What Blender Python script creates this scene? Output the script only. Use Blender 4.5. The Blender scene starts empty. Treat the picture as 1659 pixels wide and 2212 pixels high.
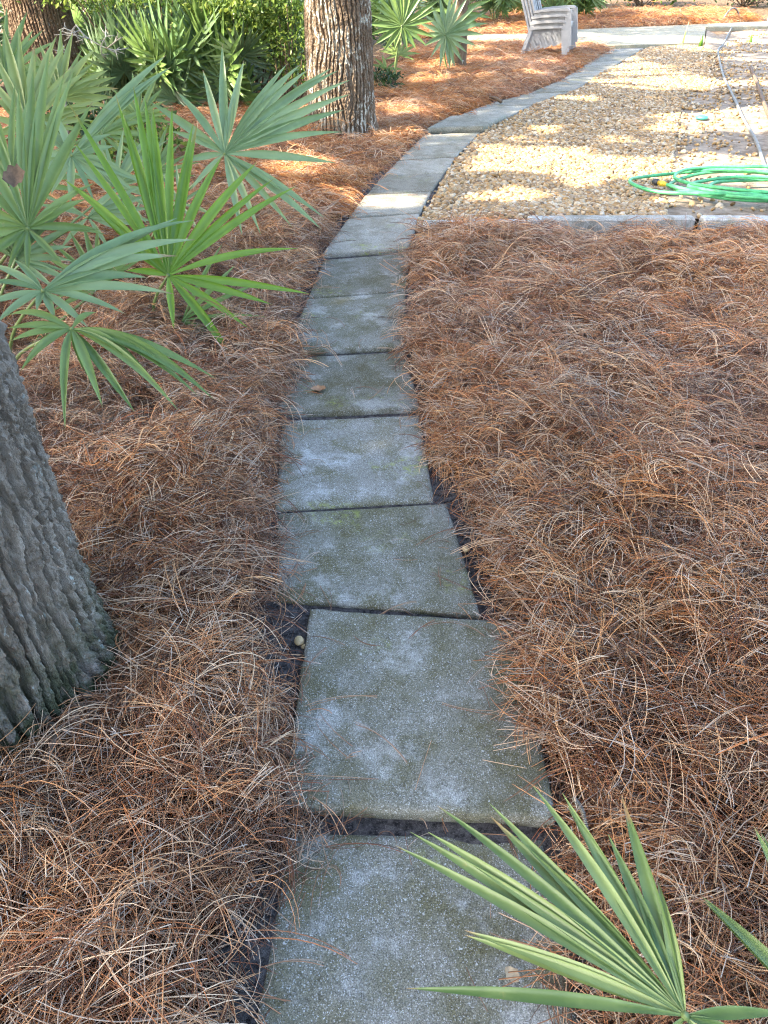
import bpy, math, random
import numpy as np
from mathutils import Vector

random.seed(7)
RNG = np.random.default_rng(11)
SC = bpy.context.scene
COL = SC.collection

# ------------------------------------------------------------------ camera, sky, sun, exposure
CAM_H = 1.65
PITCH = math.radians(36.6)
cam = bpy.data.objects.new('camera', bpy.data.cameras.new('camera'))
COL.objects.link(cam)
cam.location = (0, 0, CAM_H)
cam.rotation_euler = (math.pi / 2 - PITCH, 0, 0)
cam.data.sensor_fit = 'VERTICAL'
cam.data.sensor_height = 24.0
cam.data.lens = 12.0 * 1662.0 / 1106.0
cam.data.clip_start = 0.02
cam.data.clip_end = 2000
SC.camera = cam

SUN_EL = math.radians(38)
SUN_H = Vector((-0.92, -0.39, 0)).normalized()            # horizontal direction towards the sun
SUN_V = Vector((SUN_H.x * math.cos(SUN_EL), SUN_H.y * math.cos(SUN_EL), math.sin(SUN_EL)))
world = bpy.data.worlds.new('World')
SC.world = world
world.use_nodes = True
wn = world.node_tree
bg = wn.nodes['Background']
sky = wn.nodes.new('ShaderNodeTexSky')
sky.sky_type = 'NISHITA'
sky.sun_disc = False
sky.sun_elevation = SUN_EL
sky.sun_rotation = math.atan2(SUN_H.x, SUN_H.y)
sky.dust_density = 2.5
sky.ozone_density = 1.0
wn.links.new(sky.outputs[0], bg.inputs[0])
bg.inputs[1].default_value = 0.15
sun = bpy.data.objects.new('sun', bpy.data.lights.new('sun', 'SUN'))
COL.objects.link(sun)
sun.data.energy = 4.0
sun.data.angle = math.radians(0.53)
sun.data.color = (1.0, 0.9, 0.74)
sun.rotation_euler = SUN_V.to_track_quat('Z', 'Y').to_euler()
SC.view_settings.view_transform = 'Standard'
SC.view_settings.look = 'None'
SC.view_settings.gamma = 1.0
SC.view_settings.exposure = 2.82
SC.render.engine = 'CYCLES'
SC.cycles.use_denoising = True
SC.cycles.denoising_prefilter = 'NONE'
SC.cycles.filter_width = 1.15
SC.cycles.max_bounces = 4
SC.cycles.diffuse_bounces = 3
SC.cycles.glossy_bounces = 2
SC.cycles.adaptive_threshold = .02
SC.cycles.transparent_max_bounces = 4

# ------------------------------------------------------------------ survey: where a sight line of the photograph meets the place
FPX = 1662.0
def ray(x, y):
    u = (x - 829.5) / FPX; v = (y - 1106) / FPX
    return Vector((u, math.cos(PITCH) - v * math.sin(PITCH), -math.sin(PITCH) - v * math.cos(PITCH)))
def G(x, y, z=0.0):
    d = ray(x, y); t = (z - CAM_H) / d.z
    return Vector((d.x * t, d.y * t, z))
def at_y(x, y, Y):
    d = ray(x, y); t = Y / d.y
    return Vector((d.x * t, Y, CAM_H + d.z * t))

# ------------------------------------------------------------------ noise
def _h(ix, iy, s):
    n = (ix.astype(np.int64) * 374761393 + iy.astype(np.int64) * 668265263 + s * 974711) & 0x7fffffff
    n = ((n ^ (n >> 13)) * 1274126177) & 0x7fffffff
    return ((n ^ (n >> 16)) & 0xffff) / 65535.0
def vnoise(x, y, s=0):
    x = np.asarray(x, float); y = np.asarray(y, float)
    ix = np.floor(x); iy = np.floor(y); fx = x - ix; fy = y - iy
    fx = fx * fx * (3 - 2 * fx); fy = fy * fy * (3 - 2 * fy)
    a = _h(ix, iy, s); b = _h(ix + 1, iy, s); c = _h(ix, iy + 1, s); d = _h(ix + 1, iy + 1, s)
    return (a + (b - a) * fx) * (1 - fy) + (c + (d - c) * fx) * fy
def fbm(x, y, s=0, o=4):
    r = 0; a = .5; f = 1.
    for i in range(o):
        r = r + a * vnoise(np.asarray(x) * f, np.asarray(y) * f, s + i * 17); a *= .5; f *= 2.03
    return r / (1 - .5 ** o)
def worley(x, y, s=0):
    ix = np.floor(x); iy = np.floor(y)
    f1 = np.full(x.shape, 9.); f2 = np.full(x.shape, 9.); idv = np.zeros(x.shape)
    for dx in (-1, 0, 1):
        for dy in (-1, 0, 1):
            cx = ix + dx; cy = iy + dy
            px = cx + _h(cx, cy, s); py = cy + _h(cx, cy, s + 5)
            d = np.hypot(px - x, py - y)
            nb = d < f1
            f2 = np.where(nb, f1, np.minimum(f2, d)); idv = np.where(nb, _h(cx, cy, s + 9), idv)
            f1 = np.where(nb, d, f1)
    return f1, f2, idv
def sstep(a, b, x):
    t = np.clip((x - a) / (b - a), 0, 1); return t * t * (3 - 2 * t)

# ------------------------------------------------------------------ object helpers
ORG = {}
def tag(o, label=None, cat=None, group=None, kind=None):
    if label: o['label'] = label
    if cat: o['category'] = cat
    if group: o['group'] = group
    if kind: o['kind'] = kind
    return o
def empty(name, loc, label, cat, group=None):
    o = bpy.data.objects.new(name, None); COL.objects.link(o)
    o.location = loc; o.empty_display_size = .1; ORG[o] = np.array(loc, float)
    return tag(o, label, cat, group)
def mesh(name, V, F, smooth=True):
    me = bpy.data.meshes.new(name)
    V = np.asarray(V, float)
    if isinstance(F, np.ndarray):
        nf, k = F.shape
        me.vertices.add(len(V)); me.vertices.foreach_set('co', V.astype(np.float32).ravel())
        me.loops.add(nf * k); me.loops.foreach_set('vertex_index', F.astype(np.int32).ravel())
        me.polygons.add(nf)
        me.polygons.foreach_set('loop_start', np.arange(0, nf * k, k, dtype=np.int32))
        me.update(calc_edges=True)
    else:
        me.from_pydata([tuple(v) for v in V], [], F); me.update()
    me.polygons.foreach_set('use_smooth', np.full(len(me.polygons), smooth))
    return me
def build(name, V, F, mat, parent=None, smooth=True, origin=None):
    """world-space vertices; stored relative to the parent's origin, or to `origin`"""
    V = np.asarray(V, float)
    o0 = ORG[parent] if parent is not None else (np.array(origin, float) if origin is not None else np.zeros(3))
    me = mesh(name, V - o0, F, smooth)
    ms = mat if isinstance(mat, list) else [mat]
    for m in ms: me.materials.append(m)
    o = bpy.data.objects.new(name, me); COL.objects.link(o)
    if parent is not None: o.parent = parent
    elif origin is not None: o.location = origin
    ORG[o] = o0
    return o
class MB:
    def __init__(s): s.v = []; s.f = []; s.n = 0
    def add(s, V, F):
        V = np.asarray(V, float)
        s.v.append(V); s.f += [tuple(i + s.n for i in f) for f in F]; s.n += len(V)
    def box(s, c, sz, R=None):
        V = np.array([[i, j, k] for i in (-.5, .5) for j in (-.5, .5) for k in (-.5, .5)]) * np.array(sz)
        if R is not None: V = V @ np.array(R).T
        s.add(V + np.array(c), [(0, 1, 3, 2), (4, 6, 7, 5), (0, 4, 5, 1), (2, 3, 7, 6), (0, 2, 6, 4), (1, 5, 7, 3)])
    def tube(s, P, R, n=8, cap=True):
        P = np.asarray(P, float); m = len(P)
        R = np.full(m, R) if np.isscalar(R) else np.asarray(R, float)
        T = np.gradient(P, axis=0); T /= np.linalg.norm(T, axis=1)[:, None] + 1e-9
        a = np.array([0, 0, 1.]) if abs(T[0, 2]) < .9 else np.array([1., 0, 0])
        V = []
        for i in range(m):
            u = np.cross(T[i], a); u /= np.linalg.norm(u) + 1e-9; w = np.cross(u, T[i]); a = w
            th = np.linspace(0, 2 * np.pi, n, endpoint=False)
            V.append(P[i] + R[i] * (np.cos(th)[:, None] * u + np.sin(th)[:, None] * w))
        F = [(i * n + j, i * n + (j + 1) % n, (i + 1) * n + (j + 1) % n, (i + 1) * n + j) for i in range(m - 1) for j in range(n)]
        if cap: F += [tuple(range(n))[::-1], tuple((m - 1) * n + j for j in range(n))]
        s.add(np.concatenate(V), F)
    def build(s, name, mat, parent=None, smooth=True, origin=None):
        return build(name, np.concatenate(s.v), s.f, mat, parent, smooth, origin)
def spline(P, n):
    P = np.asarray(P, float); m = len(P); out = []
    for t in np.linspace(0, m - 1 - 1e-6, n):
        i = int(t); u = t - i
        p0 = P[max(i - 1, 0)]; p1 = P[i]; p2 = P[min(i + 1, m - 1)]; p3 = P[min(i + 2, m - 1)]
        out.append(.5 * ((2 * p1) + (-p0 + p2) * u + (2 * p0 - 5 * p1 + 4 * p2 - p3) * u * u + (-p0 + 3 * p1 - 3 * p2 + p3) * u ** 3))
    return np.array(out)
def inside(poly, X, Y):
    r = np.zeros(X.shape, bool); n = len(poly)
    for i in range(n):
        x1, y1 = poly[i]; x2, y2 = poly[(i + 1) % n]
        c = ((y1 > Y) != (y2 > Y)) & (X < (x2 - x1) * (Y - y1) / (y2 - y1 + 1e-12) + x1)
        r ^= c
    return r
def dist_poly(poly, X, Y, closed=True):
    d = np.full(X.shape, 99.); n = len(poly)
    for i in range(n if closed else n - 1):
        x1, y1 = poly[i]; x2, y2 = poly[(i + 1) % n]
        dx, dy = x2 - x1, y2 - y1
        t = np.clip(((X - x1) * dx + (Y - y1) * dy) / (dx * dx + dy * dy + 1e-12), 0, 1)
        d = np.minimum(d, np.hypot(X - x1 - t * dx, Y - y1 - t * dy))
    return d

# ------------------------------------------------------------------ materials
class Mat:
    def __init__(s, name):
        s.m = bpy.data.materials.new(name); s.m.use_nodes = True; s.t = s.m.node_tree
        s.b = s.t.nodes['Principled BSDF']; s.out = s.t.nodes['Material Output']
        s.pos = s.n('NewGeometry').outputs['Position']
    def n(s, typ, ins=None, **props):
        nd = s.t.nodes.new('ShaderNode' + typ)
        for k, v in props.items(): setattr(nd, k, v)
        for k, v in (ins or {}).items(): s.set(nd.inputs[k], v)
        return nd
    def set(s, sock, v):
        if isinstance(v, bpy.types.NodeSocket): s.t.links.new(v, sock)
        elif isinstance(v, tuple) and sock.type == 'RGBA': sock.default_value = (*v[:3], 1)
        else: sock.default_value = v
    def noise(s, scale, detail=4, rough=.55, vec=None, dist=0):
        return s.n('TexNoise', {'Vector': vec or s.pos, 'Scale': scale, 'Detail': detail, 'Roughness': rough, 'Distortion': dist}).outputs['Fac']
    def vor(s, scale, out='Distance', vec=None):
        return s.n('TexVoronoi', {'Vector': vec or s.pos, 'Scale': scale}).outputs[out]
    def ramp(s, f, *stops):
        r = s.n('ValToRGB', {'Fac': f}); e = r.color_ramp.elements
        while len(e) < len(stops): e.new(.5)
        for i, (p, c) in enumerate(stops):
            e[i].position = p; e[i].color = (*(c if isinstance(c, tuple) else (c, c, c)), 1)
        return r.outputs['Color']
    def mix(s, f, a, b, mode='MIX'):
        x = s.n('Mix', data_type='RGBA', blend_type=mode)
        s.set(x.inputs['Factor'], f); s.set(x.inputs['A'], a); s.set(x.inputs['B'], b)
        return [o for o in x.outputs if o.type == 'RGBA'][0]
    def math(s, op, a, b=0.0):
        x = s.n('Math', operation=op); s.set(x.inputs[0], a); s.set(x.inputs[1], b); return x.outputs[0]
    def scale(s, v):
        x = s.n('Mapping'); s.set(x.inputs['Vector'], s.pos); x.inputs['Scale'].default_value = v; return x.outputs[0]
    def bump(s, h, strength=.5, dist=.01):
        b = s.n('Bump', {'Height': h, 'Strength': strength, 'Distance': dist}); s.set(s.b.inputs['Normal'], b.outputs[0])
    def fin(s, color, rough=.8, spec=.5):
        s.set(s.b.inputs['Base Color'], color); s.set(s.b.inputs['Roughness'], rough); s.b.inputs['Specular IOR Level'].default_value = spec
        return s.m
    def leaf(s, color, rough=.4, trans=.35, tcol=None, spec=.5):
        s.fin(color, rough, spec)
        tr = s.n('BsdfTranslucent'); s.set(tr.inputs['Color'], tcol or color)
        mx = s.n('MixShader', {'Fac': trans})
        s.t.links.new(s.b.outputs[0], mx.inputs[1]); s.t.links.new(tr.outputs[0], mx.inputs[2])
        s.t.links.new(mx.outputs[0], s.out.inputs['Surface'])
        return s.m

M = {}
def concrete(name, olive, light, pale):
    k = Mat(name)
    big = k.noise(2.6, 6, .62); mid = k.noise(8, 6, .68, dist=.3); fine = k.noise(70, 5, .75)
    c = k.ramp(big, (.40, olive), (.60, light))
    c = k.mix(k.ramp(mid, (.42, 0), (.62, .75)), c, light)
    c = k.mix(k.ramp(k.noise(7, 5, .65, dist=.5), (.50, 0), (.64, .85)), c, olive)
    c = k.mix(k.ramp(k.noise(5.3, 6, .7), (.54, 0), (.66, .85)), c, pale)
    c = k.mix(k.ramp(fine, (.33, .6), (.47, 0)), c, tuple(x * .45 for x in olive))
    c = k.mix(1.0, c, k.ramp(k.noise(330, 3, .8), (.34, .38), (.5, .95), (.66, 1.75)), 'MULTIPLY')
    vm = k.n('VectorMath', {0: k.n('TexNoise', {'Vector': k.pos, 'Scale': 140., 'Detail': 3.}).outputs['Color']}, operation='SCALE'); vm.inputs['Scale'].default_value = .008
    wp = k.n('VectorMath', {0: k.pos, 1: vm.outputs[0]}, operation='ADD').outputs[0]
    sp = k.n('TexVoronoi', {'Vector': wp, 'Scale': 300.})
    sel = k.math('MULTIPLY', k.ramp(sp.outputs['Color'], (.56, 0), (.70, 1)), k.ramp(sp.outputs['Distance'], (.25, 1), (.5, 0)))
    c = k.mix(k.math('MULTIPLY', sel, k.ramp(mid, (.3, .25), (.65, .95))), c, (.55, .56, .56))
    sp2 = k.n('TexVoronoi', {'Vector': wp, 'Scale': 100.})
    sel2 = k.math('MULTIPLY', k.ramp(sp2.outputs['Color'], (.86, 0), (.90, 1)), k.ramp(sp2.outputs['Distance'], (.18, 1), (.34, 0)))
    c = k.mix(k.math('MULTIPLY', sel2, .75), c, (.55, .56, .54))
    lic = k.math('MULTIPLY', k.ramp(k.noise(3.1, 3, .5), (.58, 0), (.66, 1)), k.ramp(k.noise(38, 5, .7), (.5, 0), (.66, .8)))
    c = k.mix(lic, c, (.26, .29, .07))
    k.bump(k.math('ADD', k.noise(260, 4, .7), k.math('MULTIPLY', sel, .4)), .55, .003)
    c = k.mix(1.0, c, k.ramp(k.n('ObjectInfo').outputs['Random'], (0, (.80, .79, .76)), (.5, (1.0, 1.0, .97)), (1, (1.16, 1.17, 1.2))), 'MULTIPLY')
    return k.fin(c, .82, .35)
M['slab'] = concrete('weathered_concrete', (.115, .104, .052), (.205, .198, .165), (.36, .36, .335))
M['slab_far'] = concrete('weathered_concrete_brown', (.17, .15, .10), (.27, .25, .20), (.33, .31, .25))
M['walk'] = concrete('walkway_concrete', (.25, .22, .14), (.35, .32, .23), (.41, .38, .29))
M['edging'] = concrete('edging_concrete', (.24, .22, .17), (.42, .41, .38), (.52, .52, .50))

k = Mat('dark_soil')
c = k.ramp(k.noise(45, 6, .75), (.38, (.03, .027, .028)), (.6, (.17, .155, .15)))
c = k.mix(k.ramp(k.noise(190, 4, .7), (.58, 0), (.66, .8)), c, (.26, .24, .23))
k.bump(k.noise(90, 6, .85), 1.0, .02); M['soil'] = k.fin(c, .95, .2)

k = Mat('leaf_litter')
c = k.ramp(k.noise(22, 6, .75), (.3, (.03, .02, .012)), (.5, (.12, .075, .04)), (.72, (.25, .17, .09)))
v = k.n('TexVoronoi', {'Vector': k.pos, 'Scale': 16.})
c = k.mix(k.ramp(v.outputs['Color'], (.5, 0), (.7, .6)), c, (.26, .17, .10))
k.bump(k.noise(30, 6, .8), 1.0, .04); M['litter'] = k.fin(c, .9, .3)

k = Mat('sandy_soil')
c = k.ramp(k.noise(5, 6, .7), (.35, (.17, .12, .075)), (.62, (.38, .31, .235)))
c = k.mix(k.ramp(k.noise(30, 5, .75), (.55, 0), (.72, .8)), c, (.13, .08, .045))
k.bump(k.noise(60, 6, .8), .8, .015); M['sand'] = k.fin(c, .95, .2)

k = Mat('shaded_straw_mat')  # dark base under the needles: shade of the gaps put into its colour
c = k.ramp(k.noise(40, 6, .8), (.3, (.02, .011, .006)), (.7, (.09, .045, .022)))
k.bump(k.noise(90, 6, .85), 1.0, .02); M['mulch'] = k.fin(c, .9, .2)

k = Mat('pine_needle')
at = k.n('Attribute', attribute_name='Col'); oi = k.n('ObjectInfo')
hs = k.n('HueSaturation', {'Color': at.outputs['Color'], 'Hue': .497})
big = k.noise(1.1, 3, .5)
k.set(hs.inputs['Value'], k.math('ADD', k.math('MULTIPLY', oi.outputs['Random'], .34), k.math('ADD', .42, k.math('MULTIPLY', big, .8))))
k.set(hs.inputs['Saturation'], k.math('ADD', k.math('MULTIPLY', k.noise(.7, 2, .5, vec=k.scale((1, .8, 1))), .45), .79))
M['needle'] = k.fin(hs.outputs[0], .5, .35)

k = Mat('river_pebble')
oi = k.n('ObjectInfo')
c = k.ramp(oi.outputs['Random'], (0, (.11, .065, .03)), (.2, (.27, .155, .05)), (.42, (.36, .225, .085)), (.62, (.29, .205, .115)), (.8, (.44, .32, .165)), (1, (.52, .45, .34)))
c = k.mix(k.ramp(k.noise(60, 4, .7), (.4, 0), (.7, .4)), c, (.25, .16, .08))
M['pebble'] = k.fin(c, .55, .45)

def bark(name, dark, mid, light, lich, lamt, scale, moss=0.):
    k = Mat(name)
    v = k.scale((scale, scale, scale * .22))
    c = k.ramp(k.noise(1, 6, .7, vec=v), (.32, dark), (.5, mid), (.68, light))
    c = k.mix(k.ramp(k.noise(scale * 2.2, 5, .7), (.4, 0), (.7, .55)), c, mid)
    vl = k.scale((34, 34, 13))
    l = k.math('MULTIPLY', k.ramp(k.noise(1.0, 4, .6, vec=vl), (.60 - lamt, 0), (.64 - lamt, 1)), k.ramp(k.noise(3.5, 3, .6), (.40, 0), (.56, 1)))
    c = k.mix(l, c, lich)
    if moss:
        z = k.n('SeparateXYZ', {'Vector': k.pos}).outputs['Z']
        low = k.n('MapRange', {'Value': z, 'From Min': .0, 'From Max': moss, 'To Min': 1., 'To Max': 0.}).outputs[0]
        g = k.math('MULTIPLY', low, k.ramp(k.noise(9, 5, .7), (.4, 0), (.55, 1)))
        c = k.mix(g, c, (.045, .07, .02))
    k.bump(k.noise(scale * 5, 6, .85), 1.0, .012)
    return k.fin(c, .9, .25)
M['bark_grey'] = bark('grey_oak_bark', (.11, .088, .066), (.29, .25, .20), (.47, .43, .37), (.50, .55, .52), -.03, 26, moss=.4)
M['bark_brown'] = bark('brown_oak_bark', (.085, .055, .033), (.17, .12, .078), (.25, .19, .13), (.50, .48, .40), .08, 20)
M['bark_red'] = bark('reddish_oak_bark', (.08, .048, .03), (.17, .115, .072), (.24, .175, .115), (.5, .47, .40), -.04, 20)

def palm(name, a, b, tr=.3, tcol=None, rough=.38):
    k = Mat(name)
    oi = k.n('ObjectInfo')
    c = k.mix(oi.outputs['Random'], a, b)
    c = k.mix(k.ramp(k.noise(9, 4, .6), (.45, 0), (.75, .35)), c, tuple(min(1, x * 1.5 + .02) for x in b))
    c = k.mix(k.ramp(k.noise(26, 5, .7), (.62, 0), (.70, .55)), c, (.30, .29, .10))
    c = k.mix(k.ramp(k.n('Attribute', attribute_name='tip').outputs['Fac'], (.5, 0), (.9, 1)), c, (.30, .19, .085))
    k.bump(k.noise(1, 3, .5, vec=k.scale((160, 160, 160))), .08, .002)
    return k.leaf(c, rough, tr, tcol or b, .55)
M['palm_blue'] = palm('blue_green_palm_leaf', (.11, .20, .075), (.24, .335, .15), .26)
M['palm_mid'] = palm('mid_green_palm_leaf', (.09, .17, .038), (.20, .29, .08), .3)
M['palm_bright'] = palm('bright_green_palm_leaf', (.11, .23, .022), (.18, .31, .04), .45, (.2, .36, .03))
M['palm_yellow'] = palm('yellow_green_palm_leaf', (.17, .24, .06), (.27, .34, .11), .35)
M['palm_pale'] = palm('pale_green_palm_leaf', (.065, .14, .035), (.27, .35, .115), .22)
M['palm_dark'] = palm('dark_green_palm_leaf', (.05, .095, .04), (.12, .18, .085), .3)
def leafmat(name, a, b, c3, tr=.4):
    k = Mat(name)
    at = k.n('Attribute', attribute_name='rnd')
    c = k.ramp(at.outputs['Fac'], (0, a), (.5, b), (1, c3))
    return k.leaf(c, .4, tr, None, .4)
M['oak_leaf'] = leafmat('oak_leaf', (.03, .055, .015), (.06, .10, .025), (.10, .14, .04), .3)
M['shrub_leaf'] = leafmat('shrub_leaf', (.05, .10, .018), (.12, .19, .03), (.26, .31, .06), .5)  # yellow end of the range paints sunlight into the leaves
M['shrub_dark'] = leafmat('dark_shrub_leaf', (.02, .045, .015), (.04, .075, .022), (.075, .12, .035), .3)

def plain(name, col, rough=.6, var=.15, sc=12, spec=.5):
    k = Mat(name)
    c = k.mix(k.ramp(k.noise(sc, 5, .65), (.35, 0), (.7, 1)), tuple(x * (1 - var) for x in col), tuple(min(1, x * (1 + var)) for x in col))
    k.bump(k.noise(sc * 8, 3, .6), .1, .002)
    return k.fin(c, rough, spec)
M['resin'] = plain('taupe_plastic', (.36, .35, .335), .5, .1, 9)
M['hose'] = plain('green_rubber', (.07, .35, .13), .42, .3, 22)
M['hose_grey'] = plain('grey_rubber', (.19, .18, .155), .6, .3, 14)
M['yellow'] = plain('yellow_plastic', (.62, .42, .03), .45, .1)
M['black'] = plain('black_plastic', (.03, .03, .032), .5, .1)
M['teal'] = plain('teal_plastic', (.06, .40, .30), .4, .1)
M['white'] = plain('white_paint', (.78, .78, .76), .5, .05)
M['dead_leaf'] = plain('brown_dead_leaf', (.27, .15, .075), .6, .4, 40)
M['pale_leaf'] = plain('pale_dead_leaf', (.5, .38, .24), .6, .3, 40)
M['twig'] = plain('lichened_twig', (.36, .33, .27), .85, .5, 40)
M['brown_twig'] = plain('brown_twig', (.14, .09, .055), .85, .4, 30)
M['petiole'] = plain('palm_stalk', (.15, .21, .07), .45, .25, 20)
M['grass'] = Mat('grass_blade').leaf((.12, .24, .03), .4, .4)
M['stone'] = plain('tan_pebble', (.45, .33, .17), .55, .3, 50)

# ------------------------------------------------------------------ ground
def ground_sheet(name, poly, z, mat, cell=.25, amp=.0, kind='structure', hfun=None):
    P = np.array(poly); x0, y0 = P.min(0); x1, y1 = P.max(0)
    nx = int((x1 - x0) / cell) + 2; ny = int((y1 - y0) / cell) + 2
    X, Y = np.meshgrid(x0 + np.arange(nx) * cell, y0 + np.arange(ny) * cell)
    cx = X[:-1, :-1] + cell / 2; cy = Y[:-1, :-1] + cell / 2
    keep = inside(poly, cx, cy)
    Z = np.full(X.shape, z) if hfun is None else hfun(X, Y)
    if amp: Z = Z + (fbm(X * 4, Y * 4, 3) - .5) * amp
    V = np.stack([X, Y, Z], -1).reshape(-1, 3)
    j, i = np.nonzero(keep)
    F = np.stack([j * nx + i, j * nx + i + 1, (j + 1) * nx + i + 1, (j + 1) * nx + i], -1)
    used = np.unique(F); remap = -np.ones(len(V), int); remap[used] = np.arange(len(used))
    return tag(build(name, V[used], remap[F], mat), kind=kind)

g = np.concatenate([[-400, -200, -100, -60], np.arange(-40, 41, 1.0), [60, 100, 200, 400]])
GX, GY = np.meshgrid(g, g + 20)
GZ = -.03 + (fbm(GX * .35, GY * .35, 2) - .5) * .05 + np.clip((GY - 24) * .012, 0, .6)
ng = len(g); jj, ii = np.meshgrid(np.arange(ng - 1), np.arange(ng - 1), indexing='ij')
GF = np.stack([jj * ng + ii, jj * ng + ii + 1, (jj + 1) * ng + ii + 1, (jj + 1) * ng + ii], -1).reshape(-1, 4)
tag(build('ground', np.stack([GX, GY, GZ], -1).reshape(-1, 3), GF, M['litter']), kind='structure')

GRAVEL = [(.24, 5.52), (.24, 5.75), (.34, 6.1), (.55, 7.15), (.70, 7.8), (1.05, 9.0), (1.49, 9.85), (1.87, 10.65), (2.55, 11.65), (3.25, 13.3),
          (5.02, 17.0), (6.1, 17.55), (6.3, 17.0), (5.3, 13.6), (3.75, 10), (2.9, 8.2), (2.45, 7.0), (2.15, 6.3), (2.2, 5.55)]
SANDY = [(.2, 5.5), (.3, 6.1), (.65, 7.8), (1.0, 9.0), (1.45, 9.85), (1.83, 10.65), (2.5, 11.65), (3.2, 13.3), (4.97, 17.0), (6.1, 17.6), (7.6, 20.1), (9.4, 21.7),
         (14, 23), (14, 4.0), (2.9, 4.0), (2.85, 5.5)]
def gravel_h(X, Y):
    return .012 + .085 * np.exp(-((np.asarray(Y) - 5.5) / .7) ** 2) * sstep(.2, .9, np.asarray(X)) + (fbm(X * 1.3, Y * 1.3, 8) - .5) * .035
ground_sheet('sandy_ground', SANDY, 0, M['sand'], .14, 0, hfun=lambda X, Y: gravel_h(X, Y) - .012)

# ------------------------------------------------------------------ path of concrete slabs
PATHSTRIP = [(-.5, -.3), (.62, -.3), (.6, 1.0), (.55, 1.9), (.45, 2.3), (.3, 2.7), (.28, 3.3), (.22, 4.3), (.26, 5.2), (.4, 6.05), (.72, 7.6), (1.1, 8.95), (1.5, 9.85),
             (2.6, 11.65), (3.3, 13.25), (5.1, 17.1), (4.2, 17.2), (2.5, 12.9), (1.8, 11.6), (1.1, 10.6), (.65, 9.8), (.3, 8.9), (0, 7.65), (-.35, 5.8), (-.5, 4.9), (-.6, 4.2), (-.6, 2.2), (-.5, 1.3)]
path = ground_sheet('path', PATHSTRIP, 0.0, M['soil'], .05, .014)
ORG[path] = np.zeros(3)
def slab(cs, z, thick=.055, tilt=(0, 0), mat='slab', seed=0, n=22):
    """cs = far-left, far-right, near-right, near-left"""
    cs = [np.array(c[:2], float) for c in cs]
    if mat == 'slab_far':
        cc_ = sum(cs) / 4; cs = [cc_ + (c - cc_) * .965 for c in cs]
    s = np.linspace(0, 1, n); s = .5 - .5 * np.cos(np.pi * s) * (1 - .25 * np.sin(np.pi * s) ** 2)
    U, W = np.meshgrid(s, s)
    P = (cs[0][None, None] * ((1 - U) * (1 - W))[..., None] + cs[1] * (U * (1 - W))[..., None] + cs[2] * (U * W)[..., None] + cs[3] * ((1 - U) * W)[..., None])
    X, Y = P[..., 0], P[..., 1]
    ed = np.minimum(np.minimum(U, 1 - U), np.minimum(W, 1 - W))
    jit = (ed < .001)
    X = X + jit * (fbm(X * 30, Y * 30, 40 + seed) - .5) * .010; Y = Y + jit * (fbm(X * 30, Y * 30, 50 + seed) - .5) * .010
    Z = z + (U - .5) * tilt[0] + (W - .5) * tilt[1] + (fbm(X * 9, Y * 9, 60) - .5) * .005
    chip = fbm(X * 14, Y * 14, 70 + seed)
    Z = Z - (ed < .001) * (.006 + .012 * np.clip(chip - .5, 0, 1) * 2) - ((ed >= .001) & (ed < .02)) * .0015
    top = np.stack([X, Y, Z], -1).reshape(-1, 3)
    idx = np.arange(n * n).reshape(n, n)
    F = [(idx[j, i], idx[j + 1, i], idx[j + 1, i + 1], idx[j, i + 1]) for j in range(n - 1) for i in range(n - 1)]
    ring = list(idx[0, :]) + list(idx[1:, -1]) + list(idx[-1, -2::-1]) + list(idx[-2:0:-1, 0])
    V = [top]; b0 = n * n
    low = top[ring].copy(); low[:, 2] -= thick; ctr = low[:, :2].mean(0); low[:, :2] += (ctr - low[:, :2]) * .012
    V.append(low); m = len(ring)
    F += [(ring[i], ring[(i + 1) % m], b0 + (i + 1) % m, b0 + i) for i in range(m)]
    F.append(tuple(b0 + i for i in range(m)))
    return build('paving_slab', np.concatenate(V), F, M[mat], path)
g2 = lambda *pts: [G(*p) for p in pts]
SL = []
def S(cs, z=.02, **kw): SL.append(cs); slab(cs, z, seed=len(SL), **kw)
S([(-.215, .985), (.365, .968), (.372, .33), (-.262, .33)], .008, tilt=(.0, .01))
S([(-.225, 1.698), (.392, 1.635), (.394, .99), (-.236, 1.032)], .036, tilt=(.006, .012))
S([(-.381, 2.205), (.229, 2.262), (.292, 1.676), (-.335, 1.75)], .014, tilt=(.004, .008))
S([(-.435, 2.868), (.153, 2.915), (.182, 2.275), (-.391, 2.215)], .012, tilt=(0, .01))
S([(-.46, 3.47), (.106, 3.538), (.156, 2.943), (-.46, 2.895)], .022, tilt=(0, .014))
S([(-.433, 4.222), (.125, 4.33), (.106, 3.572), (-.49, 3.50)], .028, tilt=(0, .012))
S([(-.385, 4.895), (.172, 5.012), (.131, 4.345), (-.433, 4.238)], .022, tilt=(0, .004))
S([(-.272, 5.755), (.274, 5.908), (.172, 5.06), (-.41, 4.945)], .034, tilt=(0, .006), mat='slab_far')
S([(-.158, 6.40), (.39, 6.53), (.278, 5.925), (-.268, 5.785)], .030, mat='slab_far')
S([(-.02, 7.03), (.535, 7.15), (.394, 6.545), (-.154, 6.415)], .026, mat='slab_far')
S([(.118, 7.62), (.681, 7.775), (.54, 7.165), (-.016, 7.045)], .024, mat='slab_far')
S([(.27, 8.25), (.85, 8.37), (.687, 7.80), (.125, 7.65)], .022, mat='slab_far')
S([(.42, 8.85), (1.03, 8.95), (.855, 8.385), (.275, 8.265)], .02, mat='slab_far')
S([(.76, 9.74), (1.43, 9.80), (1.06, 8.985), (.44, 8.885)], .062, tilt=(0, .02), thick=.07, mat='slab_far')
S([(1.18, 10.52), (1.83, 10.62), (1.45, 9.84), (.79, 9.78)], .024, mat='slab_far')
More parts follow.
